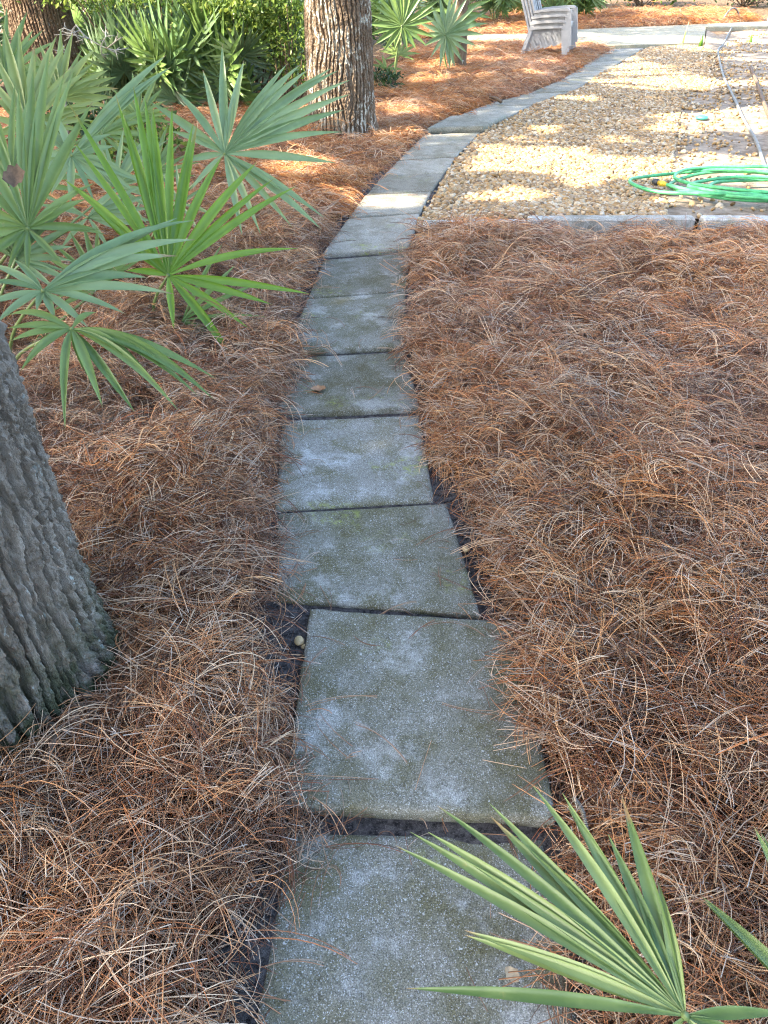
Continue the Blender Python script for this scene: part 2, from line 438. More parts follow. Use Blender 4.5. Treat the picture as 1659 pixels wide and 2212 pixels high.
S([(1.55, 11.05), (2.18, 11.14), (1.84, 10.64), (1.19, 10.54)], .022, mat='slab_far')
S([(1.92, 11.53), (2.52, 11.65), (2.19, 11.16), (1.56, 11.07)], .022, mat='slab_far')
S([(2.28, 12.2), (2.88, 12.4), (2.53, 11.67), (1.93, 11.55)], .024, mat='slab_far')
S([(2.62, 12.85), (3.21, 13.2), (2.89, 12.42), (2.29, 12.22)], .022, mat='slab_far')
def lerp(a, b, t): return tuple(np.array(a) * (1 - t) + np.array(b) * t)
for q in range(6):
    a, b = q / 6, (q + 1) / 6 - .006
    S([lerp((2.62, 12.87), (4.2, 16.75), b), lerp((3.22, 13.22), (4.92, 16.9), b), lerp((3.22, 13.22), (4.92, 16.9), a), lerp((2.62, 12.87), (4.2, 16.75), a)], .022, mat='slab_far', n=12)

# far walkway and its splash wedge
WALK = [G(940, 104), G(1130, 106), G(1327, 105), G(1420, 102), G(1520, 98), G(1523, 64), G(1659, 62.5), G(1800, 61), G(1790, 44), G(1655, 50.5), G(1461, 60), G(1262, 68), G(1080, 77), G(940, 84)]
V = [(p.x, p.y, .05) for p in WALK] + [(p.x, p.y, -.05) for p in WALK]
nW = len(WALK)
tag(build('walkway', V, [tuple(range(nW))] + [(i, i + nW, (i + 1) % nW + nW, (i + 1) % nW) for i in range(nW)], M['walk'], smooth=False), kind='structure')
wv = [G(1527, 64, .06), G(1521, 104, .05), G(1553, 111, .015), G(1573, 90, .02), G(1556, 79, .03)]
wv = [np.array(p) for p in wv]
lo = [p * [1, 1, 0] + [0, 0, -.03] for p in wv]
tag(build('splash_block', wv + lo, [(0, 1, 2, 3, 4), (9, 8, 7, 6, 5)] + [(i, i + 5, (i + 1) % 5 + 5, (i + 1) % 5) for i in range(5)], M['sand'], smooth=False),
    'sloping wedge of rough brown concrete beside the walkway end', 'splash block')

# ------------------------------------------------------------------ edging blocks between gravel and straw
def edging(x0, x1, y0, y1, ztop, label, dep=.095):
    n = 24; mb = []
    prof = [(0, -.06), (0, ztop - .012), (.012, ztop), (dep - .012, ztop), (dep, ztop - .012), (dep, -.06)]
    V = []; xs = np.concatenate([[x0], np.linspace(x0 + .008, x1 - .008, n), [x1]])
    for i, x in enumerate(xs):
        t = (x - x0) / (x1 - x0); yb = y0 + (y1 - y0) * t; sh = .006 if i in (0, len(xs) - 1) else 0
        for (py, pz) in prof:
            V.append((x, yb + py + (sh if py < .05 else -sh) + (vnoise(x * 25, pz * 30, 4) - .5) * .006, pz - (sh if pz > .0 else 0) + (vnoise(x * 18, py * 20, 5) - .5) * .007))
    m = len(prof); N = len(xs)
    F = [(i * m + j, (i + 1) * m + j, (i + 1) * m + (j + 1) % m, i * m + (j + 1) % m) for i in range(N - 1) for j in range(m)]
    F += [tuple(range(m)), tuple((N - 1) * m + j for j in range(m))[::-1]]
    c = ((x0 + x1) / 2, (y0 + y1) / 2, 0)
    tag(build('edging_block', V, F, M['edging'], origin=c, smooth=False), label, 'edging block', 'concrete blocks edging the gravel')
edging(.27, .98, 5.36, 5.40, .105, 'low concrete edging block beside the slab path, mostly buried in pine straw')
edging(.99, 2.135, 5.40, 5.425, .125, 'long grey concrete edging block between the gravel and the pine straw')
edging(2.185, 3.5, 5.40, 5.36, .13, 'pale concrete edging block in front of the coiled green hose')

# ------------------------------------------------------------------ geometry-node scatter (only for stuff)
def scatter_tree(name, coll):
    t = bpy.data.node_groups.new(name, 'GeometryNodeTree')
    t.interface.new_socket('Geometry', in_out='INPUT', socket_type='NodeSocketGeometry')
    t.interface.new_socket('Geometry', in_out='OUTPUT', socket_type='NodeSocketGeometry')
    N = t.nodes; L = t.links
    gi = N.new('NodeGroupInput'); go = N.new('NodeGroupOutput')
    ci = N.new('GeometryNodeCollectionInfo'); ci.inputs['Collection'].default_value = coll
    ci.inputs['Separate Children'].default_value = True; ci.inputs['Reset Children'].default_value = True
    ip = N.new('GeometryNodeInstanceOnPoints'); ip.inputs['Pick Instance'].default_value = True
    def na(nm, ty):
        a = N.new('GeometryNodeInputNamedAttribute'); a.data_type = ty; a.inputs['Name'].default_value = nm
        return [o for o in a.outputs if o.enabled and o.name == 'Attribute'][0]
    er = N.new('FunctionNodeEulerToRotation')
    L.new(na('rot', 'FLOAT_VECTOR'), er.inputs[0])
    L.new(gi.outputs[0], ip.inputs['Points']); L.new(ci.outputs[0], ip.inputs['Instance'])
    L.new(na('idx', 'INT'), ip.inputs['Instance Index']); L.new(er.outputs[0], ip.inputs['Rotation']); L.new(na('scl', 'FLOAT_VECTOR'), ip.inputs['Scale'])
    L.new(ip.outputs[0], go.inputs[0])
    return t
def scatter(name, P, rot, scl, idx, tree, label, cat):
    me = bpy.data.meshes.new(name); me.vertices.add(len(P)); me.vertices.foreach_set('co', np.asarray(P, np.float32).ravel())
    for nm, ty, key, arr in (('rot', 'FLOAT_VECTOR', 'vector', rot), ('scl', 'FLOAT_VECTOR', 'vector', scl)):
        a = me.attributes.new(nm, ty, 'POINT'); a.data.foreach_set(key, np.asarray(arr, np.float32).ravel())
    a = me.attributes.new('idx', 'INT', 'POINT'); a.data.foreach_set('value', np.asarray(idx, np.int32))
    o = bpy.data.objects.new(name, me); COL.objects.link(o)
    md = o.modifiers.new('scatter', 'NODES'); md.node_group = tree
    return tag(o, label, cat, kind='stuff')
def source_collection(name, meshes):
    c = bpy.data.collections.new(name)
    for i, me in enumerate(meshes):
        c.objects.link(bpy.data.objects.new('%s_%02d' % (name, i), me))
    return c

NCOL = np.array([(.30, .13, .052), (.36, .175, .08), (.44, .23, .11), (.45, .28, .16), (.42, .29, .19), (.22, .08, .034), (.58, .40, .25), (.11, .052, .027), (.34, .15, .06), (.48, .36, .26), (.15, .07, .038)])
FCOL = np.array([(.38, .15, .05), (.46, .20, .07), (.54, .26, .095), (.56, .31, .13), (.30, .10, .034), (.62, .38, .18), (.16, .06, .026), (.42, .17, .058)])
TCOL = np.array([(.52, .24, .095), (.60, .32, .145), (.66, .41, .215), (.70, .50, .31), (.47, .19, .07), (.62, .45, .31), (.55, .29, .13)])  # top layer coloured brighter, as needles lit from above over dark gaps
def needle_mesh(seed, n, rad, spread, lmin, lmax, area, arc, cols=None):
    cols = NCOL * .97 if cols is None else cols
    r = np.random.default_rng(seed); K = 8 if cols is TCOL else 5
    t = np.linspace(0, 1, K)
    V = []; F = []; C = []
    base = 0
    for i in range(n):
        ang = r.normal(0, spread) + (math.pi if r.random() < .5 else 0)
        if r.random() < .2: ang = r.uniform(0, 6.28)
        L = r.uniform(lmin, lmax); curv = r.normal(0, .8); nn = 2 if r.random() < .6 else 1
        c0 = r.normal(0, area, 2); z0 = r.uniform(-.012, .016); za = r.uniform(.0, arc) * (1 if r.random() < .75 else -.6); zt = r.normal(0, .10)
        col = cols[r.integers(len(cols))] * r.uniform(.8, 1.15)
        for q in range(nn):
            a2 = ang + r.normal(0, .04) + q * .05
            th = a2 + curv * (t - .5)
            dx = np.cos(th) * L / (K - 1); dy = np.sin(th) * L / (K - 1)
            x = np.concatenate([[0], np.cumsum(dx[:-1])]); y = np.concatenate([[0], np.cumsum(dy[:-1])])
            x += c0[0] - x.mean() * (0 if q else 1) * 1.0; y += c0[1] - y.mean() * (0 if q else 1)
            if q: x -= dx.sum() / 2; y -= dy.sum() / 2
            z = z0 + za * 4 * t * (1 - t) + zt * (t - .5) * L + q * .001
            P = np.stack([x, y, z], -1)
            rr = rad * (1 - .45 * t ** 2)
            for m in range(3):
                pass
            nx = -np.sin(th); ny = np.cos(th)
            ph = r.uniform(0, 6.28)
            for j in range(K):
                for m in range(3):
                    a = ph + m * 2.094
                    V.append((x[j] + nx[j] * math.cos(a) * rr[j], y[j] + ny[j] * math.cos(a) * rr[j], z[j] + math.sin(a) * rr[j]))
            for j in range(K - 1):
                for m in range(3):
                    F.append((base + j * 3 + m, base + j * 3 + (m + 1) % 3, base + (j + 1) * 3 + (m + 1) % 3, base + (j + 1) * 3 + m))
            cc = np.array(col)
            for j in range(K):
                g0 = cc * (1.0 if j else 1.0)
                if j == 0 and r.random() < .3: g0 = np.array((.5, .44, .37))
                C += [(*g0, 1)] * 3
            base += K * 3
    me = mesh('needle_tuft', V, np.array(F), True)
    ca = me.attributes.new('Col', 'FLOAT_COLOR', 'POINT'); ca.data.foreach_set('color', np.array(C, np.float32).ravel())
    me.materials.append(M['needle'])
    return me
NEAR = [needle_mesh(100 + i, 64, .00118, .95, .10, .25, .085, .042) for i in range(14)]
FAR = [needle_mesh(200 + i, 60, .0017, .9, .12, .26, .10, .06, FCOL) for i in range(8)]
TOP = [needle_mesh(300 + i, 18, .0012, 1.1, .11, .25, .08, .06, TCOL) for i in range(10)]
straw_tree = scatter_tree('straw_scatter', source_collection('straw_tufts', NEAR + FAR + TOP))

# bed outlines, in metres
px = lambda L: [(G(*p).x, G(*p).y) for p in L]
RIGHT_EDGE = px([(1235, 2212), (1205, 2000), (1195, 1900), (1205, 1810), (1190, 1700), (1110, 1630), (1062, 1560), (1078, 1430), (1065, 1360), (1048, 1300), (1022, 1215), (1008, 1130), (985, 1075), (930, 1035), (912, 930), (915, 850), (890, 790), (868, 720), (872, 650), (884, 590), (905, 535)])
RIGHT_BED = [(.62, .2), (.45, .45)] + RIGHT_EDGE + [(.30, 5.34), (1.0, 5.38), (2.1, 5.40), (3.4, 5.34), (4.5, 5.2), (4.5, .2)]
LEFT_EDGE = px([(530, 2212), (552, 2080), (600, 1930), (640, 1830), (735, 1790), (728, 1710), (655, 1640), (640, 1520), (598, 1470), (592, 1400), (560, 1330), (640, 1290), (612, 1220), (582, 1120), (592, 1020), (618, 950), (604, 890), (636, 840), (652, 780), (646, 730), (632, 690), (655, 640), (684, 590), (698, 540), (738, 480), (785, 405), (848, 352), (912, 293), (968, 258), (1035, 232), (1133, 204), (1205, 176), (1275, 135), (1318, 112)])
LEFT_BED = [(-.5, .2), (-.3, .45)] + LEFT_EDGE + [(3.9, 17.3), (2.2, 17.35), (.9, 17.3), (.2, 15.5), (-.9, 12.4), (-2.4, 11.2), (-4.0, 10.2), (-5.5, 9.0), (-5.5, .2)]
FAR_BED = [(3.0, 19.3), (G(1262, 68).x, G(1262, 68).y + .1), (G(1461, 60).x, G(1461, 60).y + .1), (G(1640, 50.5).x, G(1640, 50.5).y + .1), (10, 25.6), (8.4, 25.6), (6.2, 24.6), (4.6, 24.6), (2.4, 22.6), (.5, 20.6), (.4, 19.2)]
TR_NEAR = (-1.175, 1.46, .39); TR_MID = (-.44, 8.75, .385); TR_SMALL = (1.12, 13.6, .15); TR_LEFT = (-3.92, 10.6, .40)
def bed_h(poly, X, Y, hmax=.075):
    d = dist_poly(poly, X, Y); far_ = 1 - .6 * sstep(4.8, 7.5, Y)
    h = -.012 + hmax * far_ * sstep(-.01, .2, d) + (fbm(X * 3.0, Y * 3.0, 21, 3) - .44) * .26 * far_ * sstep(.02, .4, d) + (fbm(X * 8, Y * 8, 31, 2) - .5) * .05 * far_ * sstep(.02, .2, d)
    for tx, ty, tr in (TR_NEAR, TR_MID):
        dt = np.clip(np.hypot(X - tx, Y - ty) - tr, 0, None)
        h = h - np.clip(h + .01, 0, 1) * .95 * np.exp(-(dt / .26) ** 2)
    h = h - np.clip(h, 0, 1) * np.exp(-(((X - 3.0) / .7) ** 2 + ((Y - 16.1) / .6) ** 2))
    # thinner where it runs out against the edging blocks
    h = h - sstep(.75, 1.3, X) * sstep(4.85, 5.3, Y) * (Y < 5.6) * .12
    return h
def bed(poly, name, label, zones, hmax=.075, cell=.06):
    ground_sheet('straw_mulch', poly, 0, M['mulch'], cell, hfun=lambda X, Y: bed_h(poly, X, Y, hmax) - .02)
    PP = []; RR = []; SS = []; II = []
    for (y0, y1, x0, x1, dens, far, sc) in zones:
        n = int((y1 - y0) * (x1 - x0) * dens)
        X = RNG.uniform(x0, x1, n); Y = RNG.uniform(y0, y1, n)
        keep = inside(poly, X, Y)
        # only where a sight line of the picture can reach (with a wide margin for a step aside)
        keep &= np.abs(X) < .62 * Y + .95
        d = dist_poly(poly, X, Y); keep &= (d > .075)
        for tx, ty, tr in (TR_NEAR, TR_MID, TR_SMALL, TR_LEFT): keep &= np.hypot(X - tx, Y - ty) > tr - .02
        X = X[keep]; Y = Y[keep]; d = d[keep]; n = len(X)
        e = .03
        h = bed_h(poly, X, Y, hmax); sx = (bed_h(poly, X + e, Y, hmax) - h) / e; sy = (bed_h(poly, X, Y + e, hmax) - h) / e
        z = h + RNG.uniform(-.016, .022, n) * sc + (.012 if far == 2 else 0)
        flow = fbm(X * 1.7, Y * 1.7, 77, 3) * 9.0 + RNG.normal(0, .55, n)
        rx = np.clip(np.arctan(sy), -.9, .9) * .8; ry = -np.clip(np.arctan(sx), -.9, .9) * .8
        # surface tilt is in world axes; the turn about the vertical comes first
        ca, sa = np.cos(flow), np.sin(flow)
        lx = rx * ca + ry * sa; ly = -rx * sa + ry * ca
        wild = RNG.random(n) < .10
        lx = lx + RNG.normal(0, .10, n) + wild * RNG.normal(0, .25, n); ly = ly + RNG.normal(0, .12, n) + wild * RNG.normal(0, .28, n)
        PP.append(np.stack([X, Y, z], -1)); RR.append(np.stack([lx, ly, flow], -1))
        s = RNG.uniform(.8, 1.15, n) * sc; edge = np.where(d < .12, .8, 1.); s = s * edge
        SS.append(np.stack([s, s, s], -1)); II.append(RNG.integers(*[(0, 14), (14, 22), (22, 32)][far], n))
    scatter(name, np.concatenate(PP), np.concatenate(RR), np.concatenate(SS), np.concatenate(II), straw_tree, label, 'pine straw')
bed(RIGHT_BED, 'pine_straw', 'rust brown pine straw between the slab path and the concrete edging', [(.2, 3.2, 0, 3.2, 190, 0, 1.), (3.2, 5.45, 0, 4.2, 150, 0, 1.15), (.2, 3.2, 0, 3.2, 150, 2, 1.), (3.2, 5.45, 0, 4.2, 125, 2, 1.2)])
bed(LEFT_BED, 'pine_straw', 'rust brown pine straw round the oaks and palmettos beside the path', [(.2, 3.2, -3.2, .2, 190, 0, 1.), (3.2, 5.6, -4.3, .2, 150, 0, 1.15), (.2, 3.2, -3.2, .2, 150, 2, 1.), (3.2, 5.6, -4.3, .2, 125, 2, 1.2), (5.6, 10, -5.5, 1, 105, 1, 1.05), (10, 17.5, -3.5, 4.3, 80, 1, 1.1), (5.6, 17.5, -4.5, 4.3, 60, 2, 1.4)], hmax=.085)
bed(FAR_BED, 'pine_straw', 'strip of orange pine straw beyond the far concrete walkway', [(18, 26, 0, 10.2, 55, 1, 1.5)], hmax=.1, cell=.15)

# stray needles on the slabs
def stray():
    V = []; F = []; C = []; b = 0; r = np.random.default_rng(5); K = 7
    def one(x, y, z, ang, L, curv, rad=.0008, col=None):
        nonlocal b
        t = np.linspace(0, 1, K); th = ang + curv * t
        xs = x + np.concatenate([[0], np.cumsum(np.cos(th[:-1]) * L / (K - 1))]); ys = y + np.concatenate([[0], np.cumsum(np.sin(th[:-1]) * L / (K - 1))])
        zs = z + .0015 + .012 * r.random() * np.sin(np.pi * t)
        col = NCOL[r.integers(len(NCOL))] * r.uniform(.6, 1.1)
        for j in range(K):
            for m in range(3):
                a = m * 2.094; V.append((xs[j] - math.sin(th[j]) * math.cos(a) * rad, ys[j] + math.cos(th[j]) * math.cos(a) * rad, zs[j] + math.sin(a) * rad)); C.append((*col, 1))
        for j in range(K - 1):
            for m in range(3): F.append((b + j * 3 + m, b + j * 3 + (m + 1) % 3, b + j * 3 + 3 + (m + 1) % 3, b + j * 3 + 3 + m))
        b += K * 3
    for cs in SL[:12]:
        near = cs[3][1] < 3.5
        zt = {0: .02, 1: .046, 2: .026}.get(SL.index(cs), .042)
        for i in range(16 if near else 10):
            side = r.random()
            u = side * .12 if side < .5 else 1 - (1 - side) * .2
            if r.random() < .28: u = r.uniform(.1, .9)
            w = r.random()
            p = np.array(cs[0][:2]) * (1 - u) * (1 - w) + np.array(cs[1][:2]) * u * (1 - w) + np.array(cs[2][:2]) * u * w + np.array(cs[3][:2]) * (1 - u) * w
            ang = r.uniform(0, 6.28); L = r.uniform(.06, .2); cv = r.normal(0, .9)
            for q in range(r.integers(1, 3)): one(p[0], p[1], zt, ang + q * .09, L * r.uniform(.85, 1), cv)
    for i in range(70):                                    # needles fallen into the soil gaps
        q = [((600, 1350), (650, 1560)), ((650, 1800), (1190, 1812)), ((950, 1080), (1040, 1330)), ((690, 1320), (1060, 1348)), ((895, 800), (915, 900))][i % 5]; u = r.random()
        p = G(q[0][0] * (1 - u) + q[1][0] * u + r.normal(0, 8), q[0][1] * (1 - u) + q[1][1] * u + r.normal(0, 5)); one(p.x, p.y, .012, r.uniform(0, 6.28), r.uniform(.03, .14), r.normal(0, 1))
    hand = [((815, 1505), (655, 1530)), ((955, 1520), (1075, 1540)), ((940, 1340), (885, 1380)), ((880, 1650), (760, 1560)), ((700, 2085), (560, 2095)), ((705, 1400), (650, 1480)), ((900, 1300), (820, 1330)), ((990, 1140), (900, 1180)), ((870, 1840), (700, 1835)), ((1090, 1420), (1010, 1480))]
    for (a, c) in hand:
        p = G(*a, .05); q = G(*c, .05); L = (q - p).length
        one(p.x, p.y, .046, math.atan2(q.y - p.y, q.x - p.x) - .25, L, .5, .0009); one(p.x, p.y + .006, .046, math.atan2(q.y - p.y, q.x - p.x) - .2, L * .93, .5, .0009)
    o = build('loose_needles', V, np.array(F), M['needle'])
    ca = o.data.attributes.new('Col', 'FLOAT_COLOR', 'POINT'); ca.data.foreach_set('color', np.array(C, np.float32).ravel())
    tag(o, 'loose brown pine needles scattered over the slabs', 'pine needles', kind='stuff')
stray()

# ------------------------------------------------------------------ gravel
def pebble_mesh(seed, sub=2):
    import bmesh
    bm = bmesh.new(); bmesh.ops.create_icosphere(bm, subdivisions=sub, radius=.5)
    r = random.Random(seed); ax = (r.uniform(.85, 1.15), r.uniform(.65, .95), r.uniform(.5, .75)); o = r.uniform(0, 50)
    for v in bm.verts:
        n = float(vnoise(np.array(v.co.x * 2.2 + o), np.array(v.co.y * 2.2 + v.co.z * 1.7), seed)) - .5
        f = 1 + n * .5
        v.co = Vector((v.co.x * ax[0] * f, v.co.y * ax[1] * f, v.co.z * ax[2] * f))
    me = bpy.data.meshes.new('pebble'); bm.to_mesh(me); bm.free()
    me.polygons.foreach_set('use_smooth', np.full(len(me.polygons), True)); me.materials.append(M['pebble'])
    return me
PEB = [pebble_mesh(i) for i in range(10)]
peb_tree = scatter_tree('gravel_scatter', source_collection('pebbles', PEB))
PP = []
def peb_zone(y0, y1, x0, x1, dens, poly, sparse=False):
    n = int((y1 - y0) * (x1 - x0) * dens); X = RNG.uniform(x0, x1, n); Y = RNG.uniform(y0, y1, n)
    k_ = inside(poly, X, Y)
    if sparse:
        d = dist_poly(GRAVEL, X, Y)
        k_ &= ~inside(GRAVEL, X, Y) & (RNG.random(n) < np.exp(-d / .25) * .25 + np.where(Y > 11, .22, .05) * (fbm(X, Y, 90) > .45))
    else:
        d = dist_poly(GRAVEL, X, Y)
        rightside = X > (1.95 + (Y - 5.5) * .335)
        k_ &= ~(rightside & (RNG.random(n) > sstep(-.1, .7, d + (fbm(X * 2, Y * 2, 91) - .5) * .8)))
    X = X[k_]; Y = Y[k_]
    PP.append(np.stack([X, Y, gravel_h(X, Y) + RNG.uniform(-.006, .008, len(X))], -1))
peb_zone(5.45, 9, .2, 4.2, 2900, GRAVEL); peb_zone(9, 17.6, 1, 6.4, 1900, GRAVEL)
peb_zone(5.5, 12, .3, 8, 900, SANDY, True); peb_zone(12, 21, 3, 10, 420, SANDY, True)
PP = np.concatenate(PP); n = len(PP)
s = np.clip(RNG.lognormal(math.log(.031), .32, n), .016, .06)
scatter('gravel', PP, np.stack([RNG.normal(0, .35, n), RNG.normal(0, .35, n), RNG.uniform(0, 6.28, n)], -1), np.stack([s, s, s], -1), RNG.integers(0, 10, n), peb_tree,
        'tan and honey coloured river gravel beside the slab path', 'gravel')
def pebble_thing(p, s, label, i):
    o = bpy.data.objects.new('pebble', PEB[i].copy()); o.data.materials[0] = M['stone']
    COL.objects.link(o); o.location = p; o.scale = (s, s, s); o.rotation_euler = (0, 0, i)
    tag(o, label, 'pebble')
p = G(648, 1392); pebble_thing((p.x, p.y, .014), .032, 'larger tan pebble on dark soil beside a paving slab', 2)
p = G(657, 1402); pebble_thing((p.x, p.y, .010), .02, 'small pale pebble touching the larger tan pebble on dark soil', 4)
p = G(1005, 1192); pebble_thing((p.x, p.y, .012), .026, 'brown pebble in the soil gap between slab and pine straw', 5)
p = G(658, 775); pebble_thing((p.x, p.y, .03), .04, 'buff pebble at the slab joint by the pine straw edge', 7)
for i, q in enumerate([(905, 515), (912, 522), (900, 528)]):
    p = G(*q); o_l = ['brown pebble in the gap between path slab and low edging block', 'pale pebble in the gap between path slab and low edging block', 'grey pebble lowest in the gap between path slab and edging'][i]
    pebble_thing((p.x, p.y, .02), .045 - i * .005, o_l, 6 + i)

# ------------------------------------------------------------------ trees
def crown(parent, center, radii, n, leaf, mat='oak_leaf', seed=0, keepfun=None):
    r = np.random.default_rng(seed)
    nc = 260
    d = r.normal(size=(nc, 3)); d /= np.linalg.norm(d, axis=1)[:, None]
    cc = np.array(center) + d * np.array(radii) * (r.uniform(.15, 1, nc) ** .5)[:, None]
    which = r.integers(0, nc, n)
    P = cc[which] + r.normal(size=(n, 3)) * np.array(radii) * .15
    if keepfun is not None: P = P[keepfun(P)]
    n = len(P)
    return leaves(parent, P, leaf, mat, r, 'crown')
def leaves(parent, P, leaf, mat, r, name, droop=0.):
    n = len(P)
    a = r.normal(size=(n, 3)); a[:, 2] -= droop; a /= np.linalg.norm(a, axis=1)[:, None]
    b = r.normal(size=(n, 3)); b[:, 2] += .6; b = np.cross(a, b); b /= np.linalg.norm(b, axis=1)[:, None]
    nn = np.cross(a, b)
    L = leaf * r.uniform(.6, 1.3, n)[:, None]
    V = np.stack([P - a * L * .5, P + b * L * .24 - nn * L * .06, P + a * L * .5, P - b * L * .24 - nn * L * .06], 1).reshape(-1, 3)
    F = np.arange(n * 4).reshape(n, 4)
    F = np.concatenate([F[:, [0, 1, 2]], F[:, [0, 2, 3]]])
    o = build(name, V, F, M[mat], parent, smooth=False)
    at = o.data.attributes.new('rnd', 'FLOAT', 'POINT'); at.data.foreach_set('value', np.repeat(r.random(n), 4).astype(np.float32))
    return o
# gaps cut into the crowns along the sun's rays, to throw these flecks of light
FLECKS = []
def fleck(x, y, rx, ry, z=0.):
    c = G(x, y, z); e = G(x + rx, y, z); n_ = G(x, y - ry, z); s_ = G(x, y + ry, z)
    FLECKS.append((c.x, c.y, abs(e.x - c.x), abs(n_.y - s_.y) / 2, z, c.x / c.y))
for a in [(700, 385, 55, 26), (845, 440, 70, 12), (1120, 432, 90, 10), (1340, 372, 110, 8), (1520, 377, 60, 9), (1500, 445, 60, 12), (1480, 92, 60, 6), (1350, 88, 60, 4), (1600, 56, 60, 3), (1270, 100, 30, 8), (1500, 40, 120, 6), (1320, 50, 60, 6),
          (1030, 120, 40, 6), (1180, 150, 50, 5), (960, 190, 50, 6), (1050, 180, 40, 5), (900, 260, 30, 8), (560, 330, 40, 8), (300, 210, 90, 12), (520, 180, 80, 10)]:
    fleck(*a)
rf = random.Random(8)
for q in range(60):                                        # flecks among the thicket leaves
    p = at_y(rf.uniform(150, 660), rf.uniform(0, 170), rf.uniform(9.8, 13)); r_ = rf.uniform(.14, .4); FLECKS.append((p.x, p.y, r_, r_, p.z, 0.))
for q in range(12):
    p = at_y(rf.uniform(790, 1080), rf.uniform(0, 110), rf.uniform(12, 14)); r_ = rf.uniform(.12, .3); FLECKS.append((p.x, p.y, r_, r_, p.z, 0.))
# and on the trunks / shrubs
for (x, y, Y, r_) in [(672, 40, 8.50, .10), (690, 110, 8.45, .13), (668, 160, 8.50, .09), (720, 60, 8.42, .10), (735, 200, 8.42, .10), (690, 215, 8.45, .07), (770, 235, 8.45, .08), (700, 20, 8.45, .1), (45, 25, 10.4, .16), (60, 70, 10.4, .14), (30, 5, 10.4, .2),
                      (560, 40, 9.9, .35), (610, 20, 9.9, .3), (470, 30, 9.6, .35), (640, 90, 9.9, .2), (420, 20, 9.5, .3), (700, 385, 7.0, .25), (1180, 50, 16.2, .35), (1150, 20, 16.2, .35), (1215, 70, 16.1, .2), (330, 20, 9.5, .3), (240, 40, 9.5, .3)]:
    p = at_y(x, y, Y); FLECKS.append((p.x, p.y, r_, r_, p.z, 0.))
SVn = np.array(SUN_V)
def canopy_keep(P):
    k_ = np.ones(len(P), bool); rough = np.random.default_rng(len(P)).uniform(.55, 1.25, len(P))
    for (cx, cy, rx, ry, z, sk) in FLECKS:
        t = (P[:, 2] - z) / SVn[2]
        gx = P[:, 0] - SVn[0] * t - cx; gy = P[:, 1] - SVn[1] * t - cy
        gx = gx - sk * gy
        k_ &= (gx / (rx + .12)) ** 2 + (gy / (ry + .12)) ** 2 > rough
    # leaves over the gravel, sand and walkway are cut away by noise to break the light
    t = P[:, 2] / SVn[2]; gx = P[:, 0] - SVn[0] * t; gy = P[:, 1] - SVn[1] * t
    open_ = inside(SANDY, gx, gy) | inside([(1.0, 17.0), (9, 17), (14, 26), (1, 24)], gx, gy) | inside(FAR_BED, gx, gy)
    nz = fbm(gx * .75 + 3.1, gy * 1.0 + 7.7, 123, 4)
    k_ &= ~(open_ & (nz + (rough - .9) * .05 > np.where(gy > 16.2, .485, .515)))
    return k_
